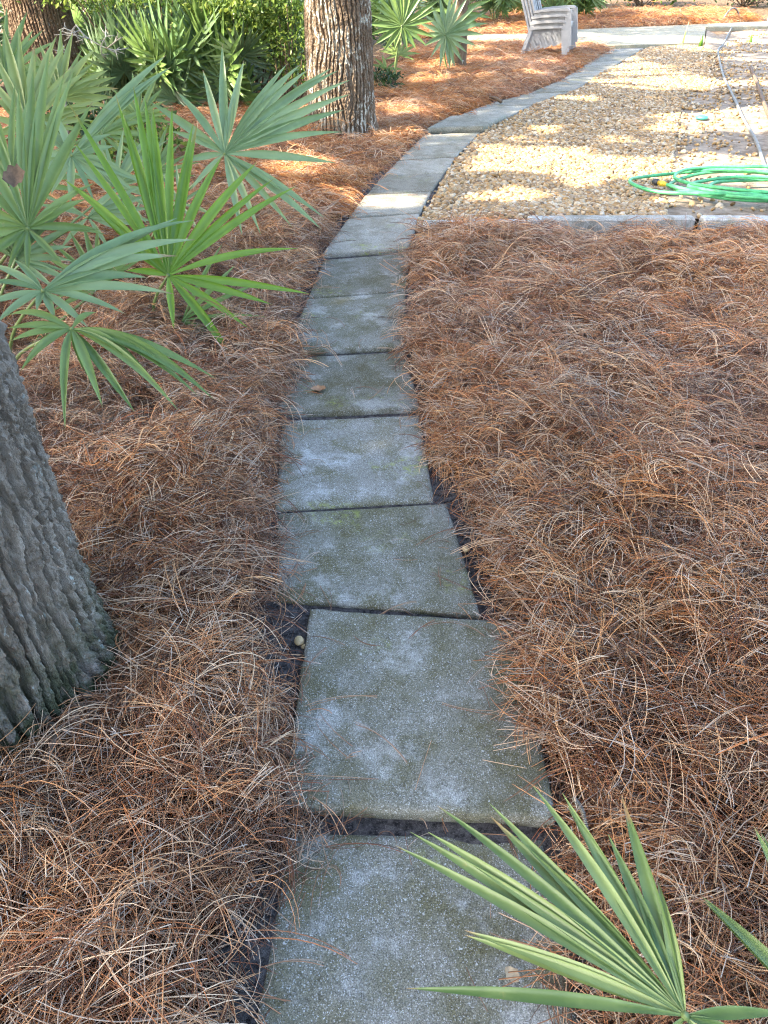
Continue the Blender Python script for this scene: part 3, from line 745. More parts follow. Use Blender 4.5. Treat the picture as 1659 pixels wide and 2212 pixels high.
def trunk(name, base, r0, r1, rtop, height, mat, label, nth, zs, depth, uscale, zscale, lean=(0, 0), cat='tree', crown_at=None, seed=0, group=None, flare=.5):
    t = empty(name, (base[0], base[1], 0), label, cat, group)
    Z = np.asarray(zs, float); th = np.linspace(0, 2 * np.pi, nth, endpoint=False)
    TH, ZZ = np.meshgrid(th, Z)
    R = rtop + (r1 - rtop) * np.clip(1 - (ZZ - .8) / (height - .8), 0, 1)
    R = np.where(ZZ < .8, r1, R) + (r0 - r1) * np.exp(-np.clip(ZZ + .02, 0, None) / .16)
    lob = 1 + flare * .12 * np.sin(TH * 5 + seed) * np.exp(-np.clip(ZZ, 0, None) / .25)
    R = R * lob * (1 + .02 * np.sin(TH * 3 + ZZ * 1.3 + seed))
    # bark: wrap the noise on a cylinder by blending two offset copies at the seam
    per = 2 * np.pi * r1
    U = TH * r1
    def field(U):
        ph = U * uscale + 2.6 * fbm(U * 6, ZZ * zscale * .45, seed + 3, 3) + .5 * fbm(U * 30, ZZ * 12, seed + 4, 2)
        rdg = np.sin(2 * np.pi * ph)
        a = sstep(-.80, -.25, rdg)                                                  # ropey ridges that join and part
        f1, f2, idv = worley(U * uscale * .8 + (fbm(U * 60, ZZ * 45, seed + 9, 3) - .5) * 1.6, ZZ * zscale * 2.6 + (fbm(U * 50, ZZ * 50, seed + 5, 3) - .5) * 1.8, seed + 1)
        crack = sstep(.0, .10, f2 - f1)                                             # cross cracks that break them into plates
        n3 = np.abs(fbm(U * 48, ZZ * 34, seed + 8, 4) - .5) * 2
        n4 = fbm(U * 120, ZZ * 85, seed + 14, 3)
        return a * (.62 + .16 * crack + .2 * idv) + n3 * .55 + n4 * .35
    A = field(U); B = field(U + per); wgt = sstep(.9, 1., TH / (2 * np.pi))
    D = A * (1 - wgt) + field(U - per) * wgt
    R = R + (D - .9) * depth
    X = base[0] + np.cos(TH) * R + lean[0] * ZZ; Y = base[1] + np.sin(TH) * R + lean[1] * ZZ
    V = np.stack([X, Y, ZZ], -1).reshape(-1, 3); nz = len(Z)
    j, i = np.meshgrid(np.arange(nz - 1), np.arange(nth), indexing='ij'); i2 = (i + 1) % nth
    F = np.stack([j * nth + i, j * nth + i2, (j + 1) * nth + i2, (j + 1) * nth + i], -1).reshape(-1, 4)
    build('trunk', V, F, M[mat], t, smooth=nth < 300)
    if crown_at:
        c, rad, n, lf = crown_at
        mb = MB(); top = np.array([base[0] + lean[0] * height, base[1] + lean[1] * height, height])
        rr = random.Random(seed)
        for q in range(7):
            a = q * .9 + rr.random(); e = np.array(c) + np.array([math.cos(a) * rad[0] * .7, math.sin(a) * rad[1] * .7, rr.uniform(-.3, .6) * rad[2]])
            mid_ = (top + e) / 2 + np.array([0, 0, .35])
            s0 = top - np.array([lean[0], lean[1], 1]) * rr.uniform(.1, .8)
            mb.tube(spline([s0, mid_, e], 9), np.linspace(rtop * .5, .02, 9), 8)
        mb.build('limbs', M[mat], t)
        crown(t, c, rad, n, lf, seed=seed, keepfun=canopy_keep)
    return t
zn = np.concatenate([np.linspace(-.05, 1.75, 400), np.linspace(1.8, 5.2, 60)])
trunk('oak_tree', TR_NEAR[:2], .41, .358, .2, 5.2, 'bark_grey', 'thick grey oak trunk with deeply furrowed bark and moss at its foot', 900, zn, .036, 27, 5.5, crown_at=((-2.6, 1.0, 7.6), (3.0, 3.0, 1.7), 5000, .17), seed=1)
zm = np.concatenate([np.linspace(-.05, 1.9, 240), np.linspace(2, 5, 30)])
trunk('oak_tree', TR_MID[:2], .39, .318, .2, 5.0, 'bark_brown', 'stout brown oak trunk flecked with pale lichen beside the pine straw and path', 480, zm, .03, 22, 5, crown_at=((-1.3, 8.6, 7.6), (3.8, 3.8, 2.2), 12000, .17), seed=2)
trunk('oak_tree', TR_LEFT[:2], .45, .36, .2, 5.0, 'bark_red', 'leaning reddish brown oak trunk behind the yellow green palmetto', 360, zm, .03, 22, 5, lean=(-.08, 0), crown_at=((-5.2, 9.8, 7.8), (4, 4, 2.3), 12000, .17), seed=3)
trunk('oak_tree', TR_SMALL[:2], .155, .14, .08, 4.2, 'bark_red', 'slim dark trunk standing behind a blue green palmetto', 80, np.concatenate([np.linspace(-.05, 1.9, 80), np.linspace(2, 4.2, 15)]), .006, 30, 10, crown_at=((1.2, 13.4, 6.2), (3, 3, 1.8), 8000, .17), seed=4)
# oaks added out of sight to the sides and beyond, to shade path and walkway
for i, (x, y, c, rad, n) in enumerate([(-8.4, -.6, (-7.8, -.2, 7.2), (5.2, 5.4, 2.4), 62000), (-8.6, 5.8, (-8, 5.2, 7.4), (4.6, 4.6, 2.4), 30000), (-9.6, 12.0, (-9.2, 12, 7.6), (4.8, 4.6, 2.4), 16000), (-10.5, 18.5, (-9.5, 18.5, 7.6), (5.2, 5, 2.4), 16000), (-1.15, 19.6, (-1.6, 17.6, 7.2), (4.4, 4.6, 2.0), 20000), (-5.4, -6.2, (-4.8, -5.4, 7.4), (5.0, 4.6, 2.2), 36000)]):
    trunk('oak_tree', (x, y), .4, .3, .18, 5.0, 'bark_brown', 'tall leafy oak added out of sight to shade the garden path and walkway', 48, np.linspace(-.05, 5, 60), .012, 20, 8, crown_at=(c, rad, n, .18), seed=10 + i, group='unseen oaks added for shade')

# ------------------------------------------------------------------ palmettos
CAMP = np.array((0, 0, CAM_H))
def leaflet_geom(h, tip, nrm, w, sag=.04, fuse=.12, K=10, split=False):
    h = np.array(h, float); tip = np.array(tip, float); d = tip - h; L = np.linalg.norm(d); d /= L
    side = np.cross(d, nrm); side /= np.linalg.norm(side); up = np.cross(side, d)
    t = np.linspace(0, 1, K)
    wf = np.where(t < .42, fuse + (1 - fuse) * np.sin(np.clip(t / .42, 0, 1) * np.pi / 2), 1 - ((t - .42) / .58) ** 1.7)
    wf = np.clip(wf, .03, 1) * w * .5
    arch = sag * L * 4 * t * (1 - t)
    c = h + d * (t * L)[:, None] + np.array([0, 0, 1.]) * arch[:, None] 
    fold = .75 * wf
    V = np.concatenate([c - side * wf[:, None] + up * (fold * .5)[:, None], c - up * (fold * .5)[:, None], c + side * wf[:, None] + up * (fold * .5)[:, None]])
    F = []
    for i in range(K - 1):
        F += [(i, i + 1, K + i + 1, K + i), (K + i, K + i + 1, 2 * K + i + 1, 2 * K + i)]
    return V, F
def fan(plant, hub, tips, nrm, base, mat, w=.045, sag=.035, prad=.007, seed=0, curve=.06, rib=True):
    """one frond: its stalk is the part, each blade a sub-part"""
    r = random.Random(seed); hub = np.array(hub, float); base = np.array(base, float)
    mb = MB()
    mid_ = (hub + base) / 2 + np.array([r.uniform(-1, 1) * curve, r.uniform(-.5, .5) * curve, curve * .5])
    mb.tube(spline([base, mid_, hub], 10), np.linspace(prad * 1.3, prad * .75, 10), 7)
    # the dark hastula where the blades meet
    mb.tube([hub - nrm * .004, hub + nrm * .003, hub + nrm * .012], [prad * 1.2, prad * 1.3, prad * .3], 7)
    fr = mb.build('frond', M['petiole'], plant)
    for i, tp in enumerate(tips):
        tp = np.array(tp)
        L = np.linalg.norm(tp - hub)
        wi = w * r.uniform(.7, 1.0) * min(1, .5 + L / .9)
        nn = nrm + np.array([r.uniform(-.25, .25), r.uniform(-.25, .25), r.uniform(-.2, .2)]); nn /= np.linalg.norm(nn)
        V, F = leaflet_geom(hub + nrm * .001 * (i % 3), tp, nn, wi, sag * r.uniform(.4, 1.6))
        lf = build('leaflet', V, F, M[mat], fr)
        tv = np.clip((np.linspace(0, 1, 10) - (1 - r.uniform(.0, .16))) / .05, 0, 1) if r.random() < .8 else np.zeros(10)
        ta = lf.data.attributes.new('tip', 'FLOAT', 'POINT'); ta.data.foreach_set('value', np.tile(tv, 3).astype(np.float32))
    return fr
def tips_from_view(hub, nrm, pts):
    out = []
    for q in pts:
        d = np.array(ray(*q)); t = np.dot(hub - CAMP, nrm) / np.dot(d, nrm); out.append(CAMP + d * t)
    return out
def fan_seen(plant, base, hub_px, Y, tilt, pts, mat, seed, **kw):
    hub = np.array(at_y(*hub_px, Y)); n = CAMP - hub; n /= np.linalg.norm(n)
    n = n + np.array(tilt); n /= np.linalg.norm(n)
    tips = tips_from_view(hub, n, pts)
    fan(plant, hub, tips, n, base, mat, seed=seed, **kw)
def palmetto(loc, label, group=None):
    return empty('palmetto', loc, label, 'palmetto', group)

NP = 'palmettos beside the path'
b = (-1.12, 3.56, .03)
p1 = palmetto((b[0], b[1], 0), 'bright green palmetto with one tall upright fan next to the path', NP)
fan_seen(p1, b, (363, 595), 3.42, (0, .1, .15), [(139, 388), (155, 300), (146, 219), (199, 448), (250, 205), (268, 250), (288, 187), (312, 207), (330, 232), (372, 230), (418, 262), (426, 268), (481, 336), (555, 350), (592, 386), (640, 402), (643, 537), (671, 635), (588, 658), (537, 709), (509, 785), (495, 752), (376, 715), (235, 478), (262, 530), (272, 585)], 'palm_bright', 1, w=.047, prad=.0075)
fan_seen(p1, (-1.08, 3.5, .03), (394, 693), 3.48, (.1, 0, .4), [(579, 685), (560, 612), (509, 572), (481, 526), (430, 728), (470, 735), (455, 715)], 'palm_mid', 2, w=.03, prad=.004)
fan_seen(p1, (-1.12, 3.6, .03), (330, 690), 3.7, (-.1, 0, .5), [(250, 640), (290, 610), (420, 630), (270, 720), (330, 620), (385, 650)], 'palm_mid', 12, w=.03, prad=.004)
b = (-1.75, 3.25, .03)
p2 = palmetto((b[0], b[1], 0), 'drooping blue green palmetto spreading low behind the grey oak trunk', NP)
fan_seen(p2, b, (93, 629), 2.85, (.05, .15, .55), [(382, 471), (421, 476), (360, 490), (421, 518), (384, 553), (319, 600), (375, 635), (273, 679), (190, 707), (79, 672), (-25, 570), (-30, 610), (-40, 660), (30, 560), (-10, 700), (120, 690)], 'palm_blue', 3, w=.05, sag=.05)
fan_seen(p2, b, (155, 711), 2.72, (.1, -.1, .9), [(20, 680), (18, 709), (22, 737), (44, 802), (141, 929), (222, 880), (292, 892), (338, 830), (430, 857), (461, 862), (384, 885), (463, 816), (208, 675), (180, 800), (255, 850), (100, 690)], 'palm_mid', 4, w=.045, sag=.10)
b = (-2.25, 3.9, .03)
p3 = palmetto((b[0], b[1], 0), 'tall dull green palmetto holding a dead leaf in its broad fan', NP)
fan_seen(p3, b, (60, 494), 3.35, (.0, .1, .2), [(-120, 320), (-70, 285), (-20, 250), (40, 186), (72, 150), (106, 110), (140, 155), (160, 152), (200, 220), (-120, 420), (-90, 480), (-110, 540), (218, 497), (227, 506), (-40, 570), (139, 575), (60, 600), (15, 590), (185, 430), (205, 395)], 'palm_mid', 5, w=.05)
fan_seen(p3, b, (155, 336), 4.2, (.15, .0, .35), [(359, 119), (369, 145), (345, 160), (63, 271), (90, 255), (119, 245), (248, 316), (262, 360), (291, 390), (325, 402), (262, 440), (205, 440), (152, 442), (50, 330), (70, 380), (110, 420), (240, 290), (300, 420)], 'palm_blue', 6, w=.055)
fan_seen(p3, (-2.2, 3.95, .03), (190, 470), 4.0, (.1, -.1, .6), [(330, 420), (345, 450), (340, 480), (300, 520), (240, 545), (60, 440), (90, 420), (130, 540), (330, 500), (270, 400), (310, 400)], 'palm_blue', 13, w=.04)
b = (-1.55, 4.75, .03)
p4 = palmetto((b[0], b[1], 0), 'silvery blue green palmetto whose fan reaches towards the brown oak trunk', NP)
fan_seen(p4, b, (485, 332), 4.6, (.1, .0, .3), [(322, 219), (367, 283), (380, 196), (438, 151), (480, 95), (527, 130), (505, 200), (621, 137), (648, 140), (666, 150), (716, 147), (731, 152), (755, 173), (754, 204), (745, 237), (739, 285), (725, 352), (695, 496), (630, 489), (563, 506), (523, 508), (385, 352), (410, 412), (700, 470)], 'palm_blue', 7, w=.055)
fan_seen(p4, (-1.6, 4.8, .03), (390, 440), 5.0, (-.2, -.1, .6), [(300, 380), (330, 350), (380, 350), (450, 400), (300, 440), (470, 470), (430, 500), (350, 500), (310, 480)], 'palm_blue', 14, w=.035)
b = (-3.65, 6.1, .03)
p5 = palmetto((b[0], b[1], 0), 'yellow green palmetto fanning out in front of the leaning reddish trunk', NP)
fan_seen(p5, b, (59, 278), 5.8, (.0, .0, .3), [(-40, 150), (-10, 120), (40, 62), (8, 60), (75, 95), (122, 78), (142, 96), (159, 143), (190, 154), (228, 213), (215, 233), (200, 260), (-30, 250), (-40, 300), (-20, 200), (100, 140), (20, 330), (130, 300), (180, 280), (90, 340)], 'palm_yellow', 8, w=.07)
fan_seen(p5, (-3.5, 6.2, .03), (220, 290), 6.3, (.2, -.1, .6), [(330, 260), (320, 235), (350, 300), (340, 330), (280, 350), (150, 320), (170, 260), (230, 215), (270, 225), (180, 350), (230, 360)], 'palm_mid', 15, w=.05)
def px_tips(hx, hy, R_, a0, a1, n_, seed):
    r = random.Random(seed); out = []
    for i in range(n_):
        a = math.radians(a0 + (a1 - a0) * i / (n_ - 1) + r.uniform(-4, 4)); l = R_ * r.uniform(.8, 1.08) * (1 - .25 * abs(i / (n_ - 1) * 2 - 1))
        out.append((hx + math.sin(a) * l, hy - math.cos(a) * l))
    return out
for i, (pl, bs, hx, hy, Y, R_, a0, a1, n_, mt, w_) in enumerate([
        (p3, (-2.3, 4.0, .03), 25, 400, 4.6, 210, -100, 110, 18, 'palm_mid', .05), (p3, (-2.15, 4.05, .03), 250, 405, 4.7, 150, -70, 140, 15, 'palm_blue', .04),
        (p4, (-1.7, 4.85, .03), 330, 380, 5.4, 130, -110, 90, 14, 'palm_mid', .04), (p5, (-3.7, 6.2, .03), 130, 215, 6.4, 150, -90, 100, 18, 'palm_yellow', .06),
        (p5, (-3.75, 6.3, .03), 10, 170, 6.8, 150, -80, 100, 16, 'palm_mid', .06), (p2, (-1.85, 3.35, .03), 35, 560, 3.3, 170, -60, 130, 15, 'palm_blue', .045),
        (p2, (-1.8, 3.3, .03), 215, 620, 3.6, 150, -120, 60, 13, 'palm_mid', .04), (p5, (-3.3, 6.4, .03), 300, 255, 7.2, 100, -100, 100, 14, 'palm_mid', .05)]):
    fan_seen(pl, bs, (hx, hy), Y, (.1 * (-1) ** i, 0, .35), px_tips(hx, hy, R_, a0, a1, n_, i), mt, 40 + i, w=w_)
# the fans beside the camera, right
b = (.72, .30, .03)
p6 = palmetto((b[0], b[1], 0), 'pale green palmetto fan reaching over the edge of the nearest slab', NP)
fan_seen(p6, b, (1481, 2195), .50, (-.25, .1, .55), [(944, 1740), (886, 1797), (853, 1826), (924, 1797), (1057, 1735), (1060, 1764), (1151, 1697), (1214, 1712), (1222, 1735), (1342, 1718), (1314, 1803), (1355, 1873), (1004, 2010), (1004, 2020), (878, 2135), (1385, 1950), (1700, 2190), (1640, 2260), (1560, 2300), (1400, 2290), (1420, 1900)], 'palm_pale', 9, w=.031, sag=.03, prad=.0055)
b = (1.05, .30, .03)
p7 = palmetto((b[0], b[1], 0), 'green palmetto with few blades pointing over the pine straw from the side', NP)
fan_seen(p7, b, (1850, 2270), .46, (-.2, .1, .5), [(1513, 1934), (1522, 1948), (1627, 1783), (1645, 1800), (1780, 1750), (1900, 1780), (1990, 1850), (1600, 2300), (2050, 2000), (1700, 2400)], 'palm_pale', 10, w=.034, sag=.03, prad=.0055)
# behind the brown oak
b = (.12, 12.1, .03)
p8 = palmetto((b[0], b[1], 0), 'shaded green palmetto on tall thin stalks right behind the brown oak trunk', NP)
fan_seen(p8, b, (868, 56), 12.0, (0, 0, -.1), [(806, 7), (793, 30), (791, 52), (793, 78), (805, 100), (828, 112), (830, -40), (800, -20), (850, -60), (868, -70), (895, -60), (925, -30), (950, 0), (947, 18), (937, 45), (942, 82), (900, 110), (880, 108), (922, 100), (851, 110)], 'palm_mid', 11, w=.075, prad=.012)
fan_seen(p8, (.16, 12.15, .03), (861, 119), 12.1, (0, 0, .3), [(818, 110), (822, 98), (832, 86), (848, 78), (866, 76), (885, 84), (900, 98), (908, 116), (830, 130), (895, 130)], 'palm_yellow', 16, w=.06, prad=.01)
fan_seen(p8, (.08, 12.2, .03), (835, 150), 12.3, (0, 0, .5), [(800, 140), (808, 125), (825, 118), (860, 130), (870, 150), (805, 165), (850, 170)], 'palm_mid', 17, w=.06, prad=.01)
b = (.96, 13.2, .03)
p9 = palmetto((b[0], b[1], 0), 'blue green palmetto in front of the slim dark trunk', NP)
fan_seen(p9, b, (962, 76), 13.0, (.1, 0, .1), [(905, 50), (915, 30), (930, 10), (950, -10), (975, -20), (990, -10), (1010, -5), (1035, 8), (1050, 25), (1055, 50), (1045, 75), (1030, 100), (1010, 115), (1000, 135), (983, 146), (972, 150), (950, 148), (930, 125), (915, 100), (905, 75)], 'palm_blue', 18, w=.08, prad=.012)
fan_seen(p9, (1.0, 13.3, .03), (985, 30), 13.5, (.1, 0, .1), [(930, 20), (945, -20), (970, -40), (1000, -50), (1030, -30), (1060, 0), (1065, 40), (1040, 60), (940, 50)], 'palm_mid', 19, w=.08, prad=.012)

# thicket palmettos: one plant with its fronds, then copies
def loose_fan_mesh(seed, n, L, mat):
    r = random.Random(seed); VV = []; FF = []; b0 = 0
    for i in range(n):
        a = math.radians(-125 + 250 * i / (n - 1)) + r.uniform(-.04, .04); l = L * (1 - .25 * abs(i / (n - 1) * 2 - 1)) * r.uniform(.85, 1.05)
        tip = np.array([math.sin(a) * l, r.uniform(-.05, .05) - .06 * abs(a), math.cos(a) * l])
        V, F = leaflet_geom((0, 0, 0), tip, np.array([0, -1., .15]), .05, -.02 * r.random(), K=6)
        VV.append(V); FF += [tuple(q + b0 for q in f) for f in F]; b0 += len(V)
    me = mesh('frond', np.concatenate(VV), FF); me.materials.append(M[mat]); return me
def stalk_mesh(L):
    mb = MB(); mb.tube([(0, 0, -L), (0, .02, -L * .5), (0, 0, 0)], [.012, .009, .006], 5); me = mesh('stalk', np.concatenate(mb.v), mb.f); me.materials.append(M['petiole']); return me
FM = {m: [loose_fan_mesh(i * 7 + 3, 20, .55, m) for i in range(3)] for m in ('palm_dark', 'palm_mid', 'palm_blue', 'palm_yellow')}
def bush_palm(loc, seed, mats, nf, hmax, label, group, s=1.):
    r = random.Random(seed)
    o = palmetto((loc[0], loc[1], -.02), label, group)
    for i in range(nf):
        a = r.uniform(0, 6.283); lean = r.uniform(.15, .75); h = hmax * r.uniform(.25, 1.)
        hub = Vector((math.cos(a) * h * lean * .8, math.sin(a) * h * lean * .8, h))
        f = bpy.data.objects.new('frond', FM[r.choice(mats)][r.randrange(3)]); COL.objects.link(f); f.parent = o
        f.location = hub
        # the fan faces outwards and upwards
        f.rotation_euler = (r.uniform(-.2, .7), r.uniform(-.4, .4), a + math.pi / 2 + r.uniform(-.5, .5)); f.scale = [s * r.uniform(.8, 1.15)] * 3
        mb = MB(); mb.tube(spline([(0, 0, 0), hub * .5 + Vector((0, 0, .08)), hub], 7), np.linspace(.012, .007, 7), 5)
        st = bpy.data.objects.new('stalk', mesh('stalk', np.concatenate(mb.v), mb.f)); st.data.materials.append(M['petiole']); COL.objects.link(st); st.parent = o
    return o
TG = 'thicket palmettos'
rr = random.Random(3)
for i, (x, y) in enumerate([(-2.35, 9.95), (-1.75, 10.0), (-3.1, 10.2), (-2.0, 10.6), (-2.7, 10.9), (-3.3, 11.2), (-1.4, 10.9), (-5.2, 10.6), (-2.2, 11.6), (-3.0, 12.2), (-1.5, 12.6), (-2.4, 13.4), (-3.6, 13.6), (-4.6, 12.6), (-5.6, 12.2), (-6.3, 11.0), (-5.4, 14.2), (-1.0, 14.0), (-6.8, 13.6), (-3.0, 15.2), (-4.6, 16), (-1.4, 15.8), (-6.2, 16.2), (-7.8, 15), (0.2, 16.8), (-.6, 18), (-2.4, 18), (-4.2, 18.8)]):
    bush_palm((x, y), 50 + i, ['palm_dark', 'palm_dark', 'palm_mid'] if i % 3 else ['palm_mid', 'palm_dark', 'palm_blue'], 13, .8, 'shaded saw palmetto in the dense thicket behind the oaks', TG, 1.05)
TG2 = 'palmettos beyond the walkway'
for i, (x, y) in enumerate([(1.4, 20.6), (2.6, 21.4), (.2, 21.2), (4.0, 21.9), (5.0, 22.6), (3.2, 23.4)]):
    bush_palm((x, y), 90 + i, ['palm_blue', 'palm_mid', 'palm_yellow'], 12, .95, 'leafy palmetto growing in the bed beyond the walkway and chairs', TG2, 1.25)

# ------------------------------------------------------------------ shrubs and background growth
def shrub(name, loc, center, rad, n, leaf, mat, label, seed, group=None, nclump=60, cat='shrub', keep=None, droop=.4):
    o = empty(name, (loc[0], loc[1], 0), label, cat, group)
    r = np.random.default_rng(seed)
    d = r.normal(size=(nclump, 3)); d /= np.linalg.norm(d, axis=1)[:, None]
    cc = np.array(center) + d * np.array(rad) * (r.uniform(.1, 1, nclump) ** .45)[:, None]
    cc[:, 2] = np.maximum(cc[:, 2], .12)
    P = cc[r.integers(0, nclump, n)] + r.normal(size=(n, 3)) * np.array(rad) * .16
    P[:, 2] = np.maximum(P[:, 2], .04)
    mb = MB(); b0 = np.array([loc[0], loc[1], -.02])
    for c_ in cc[:26]:
        m_ = b0 * .4 + c_ * .6; m_[2] *= .8
        mb.tube(spline([b0 + r.normal(size=3) * [.05, .05, 0], m_, c_], 6), np.linspace(.014, .003, 6), 5)
    mb.build('stems', M['brown_twig'], o)
    leaves(o, P, leaf, mat, r, 'foliage', droop)
    return o
shrub('leafy_shrub', (-1.6, 10.6), (-1.55, 10.3, 1.08), (.75, .5, .34), 3400, .075, 'shrub_leaf', 'sunny small leaved shrub hanging beside the brown oak trunk', 1, nclump=110)
shrub('leafy_shrub', (-2.9, 11.0), (-2.9, 10.4, 1.2), (1.1, .5, .2), 1700, .065, 'shrub_leaf', 'bright green leafy shrub between the leaning trunk and the brown oak', 2, nclump=90)
shrub('leafy_shrub', (-1.1, 10.2), (-.98, 9.95, .75), (.3, .3, .45), 1300, .055, 'shrub_leaf', 'narrow leafy shrub tucked against the brown oak trunk', 3)
shrub('fern_plant', (-2.3, 7.4), (-2.3, 7.4, .22), (.55, .6, .2), 900, .08, 'shrub_leaf', 'low leafy seedlings in the straw behind the palmetto fans', 4, cat='plant', droop=0)
shrub('fern_plant', (-2.9, 8.6), (-2.9, 8.6, .25), (.6, .6, .22), 900, .08, 'shrub_dark', 'low dark seedlings at the foot of the leaning trunk', 5, cat='plant', droop=0)
shrub('fern_plant', (-.15, 11.4), (-.1, 11.4, .15), (.4, .35, .16), 500, .07, 'shrub_dark', 'small dark seedlings at the foot of the thin stalked palmetto', 6, cat='plant', droop=0)
BG = 'background shrubs'
for i, (x, y, rx, h, mt) in enumerate([(-8.5, 19, 1.8, 1.3, 1), (-6.0, 21, 1.8, 1.2, 0), (-3.0, 22, 1.8, 1.3, 1), (-.3, 24, 1.8, 1.2, 0), (2.2, 26, 1.7, 1.2, 0), (5.0, 28, 1.7, 1.0, 1), (8.0, 28.5, 1.8, 1.0, 0), (11, 28, 1.8, 1.2, 1), (14, 29, 2, 1.3, 0), (-11, 22, 2, 1.4, 1), (-9, 14.2, 1.3, 1.1, 1), (-6, 26, 2.2, 1.5, 1), (-2, 28, 2.2, 1.5, 1), (2, 31, 2.2, 1.4, 0), (7, 33, 2.4, 1.4, 1), (12, 34, 2.6, 1.5, 1), (-10, 29, 2.6, 1.6, 1)]):
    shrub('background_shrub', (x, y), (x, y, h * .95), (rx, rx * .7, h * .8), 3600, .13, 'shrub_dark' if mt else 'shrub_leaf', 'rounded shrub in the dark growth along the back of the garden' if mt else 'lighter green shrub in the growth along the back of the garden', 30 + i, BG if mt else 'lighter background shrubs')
# dead twig with lichen
def twig(name, base, pts, label, mat='twig', rad=.008, n=10, seed=1):
    r = random.Random(seed); mb = MB()
    main = spline([np.array(p) for p in pts], 14); mb.tube(main, np.linspace(rad, rad * .3, 14), 6)
    for q in range(n):
        i = r.randrange(3, 13); p = main[i]; d = np.array([r.uniform(-1, 1), r.uniform(-.4, .4), r.uniform(-.6, .8)]); d /= np.linalg.norm(d); l = r.uniform(.08, .22)
        e = p + d * l; m_ = p + d * l * .5 + np.array([r.uniform(-.03, .03), 0, r.uniform(-.03, .03)])
        mb.tube([p, m_, e], [rad * .5, rad * .4, rad * .25], 5)
        for w in range(2):
            d2 = d + np.array([r.uniform(-1, 1), r.uniform(-.3, .3), r.uniform(-1, 1)]); d2 /= np.linalg.norm(d2); mb.tube([m_, m_ + d2 * l * .4], [rad * .35, rad * .2], 4)
    return tag(mb.build(name, M[mat], origin=base), label, 'branch')
q = [at_y(*a, 7.6) for a in ((130, 40), (190, 78), (235, 108))]
q = [at_y(150, 330, 7.9) * 1.0] + [at_y(x, y, 7.7) for x, y in ((158, 62), (180, 75), (210, 95), (240, 108))]
q[0].z = -.02
twig('dead_branch', tuple(q[0]), [q[0], at_y(140, 200, 7.8), q[1], q[2], q[3], q[4]], 'bare grey lichened branch in front of the dark thicket', n=18, rad=.011)

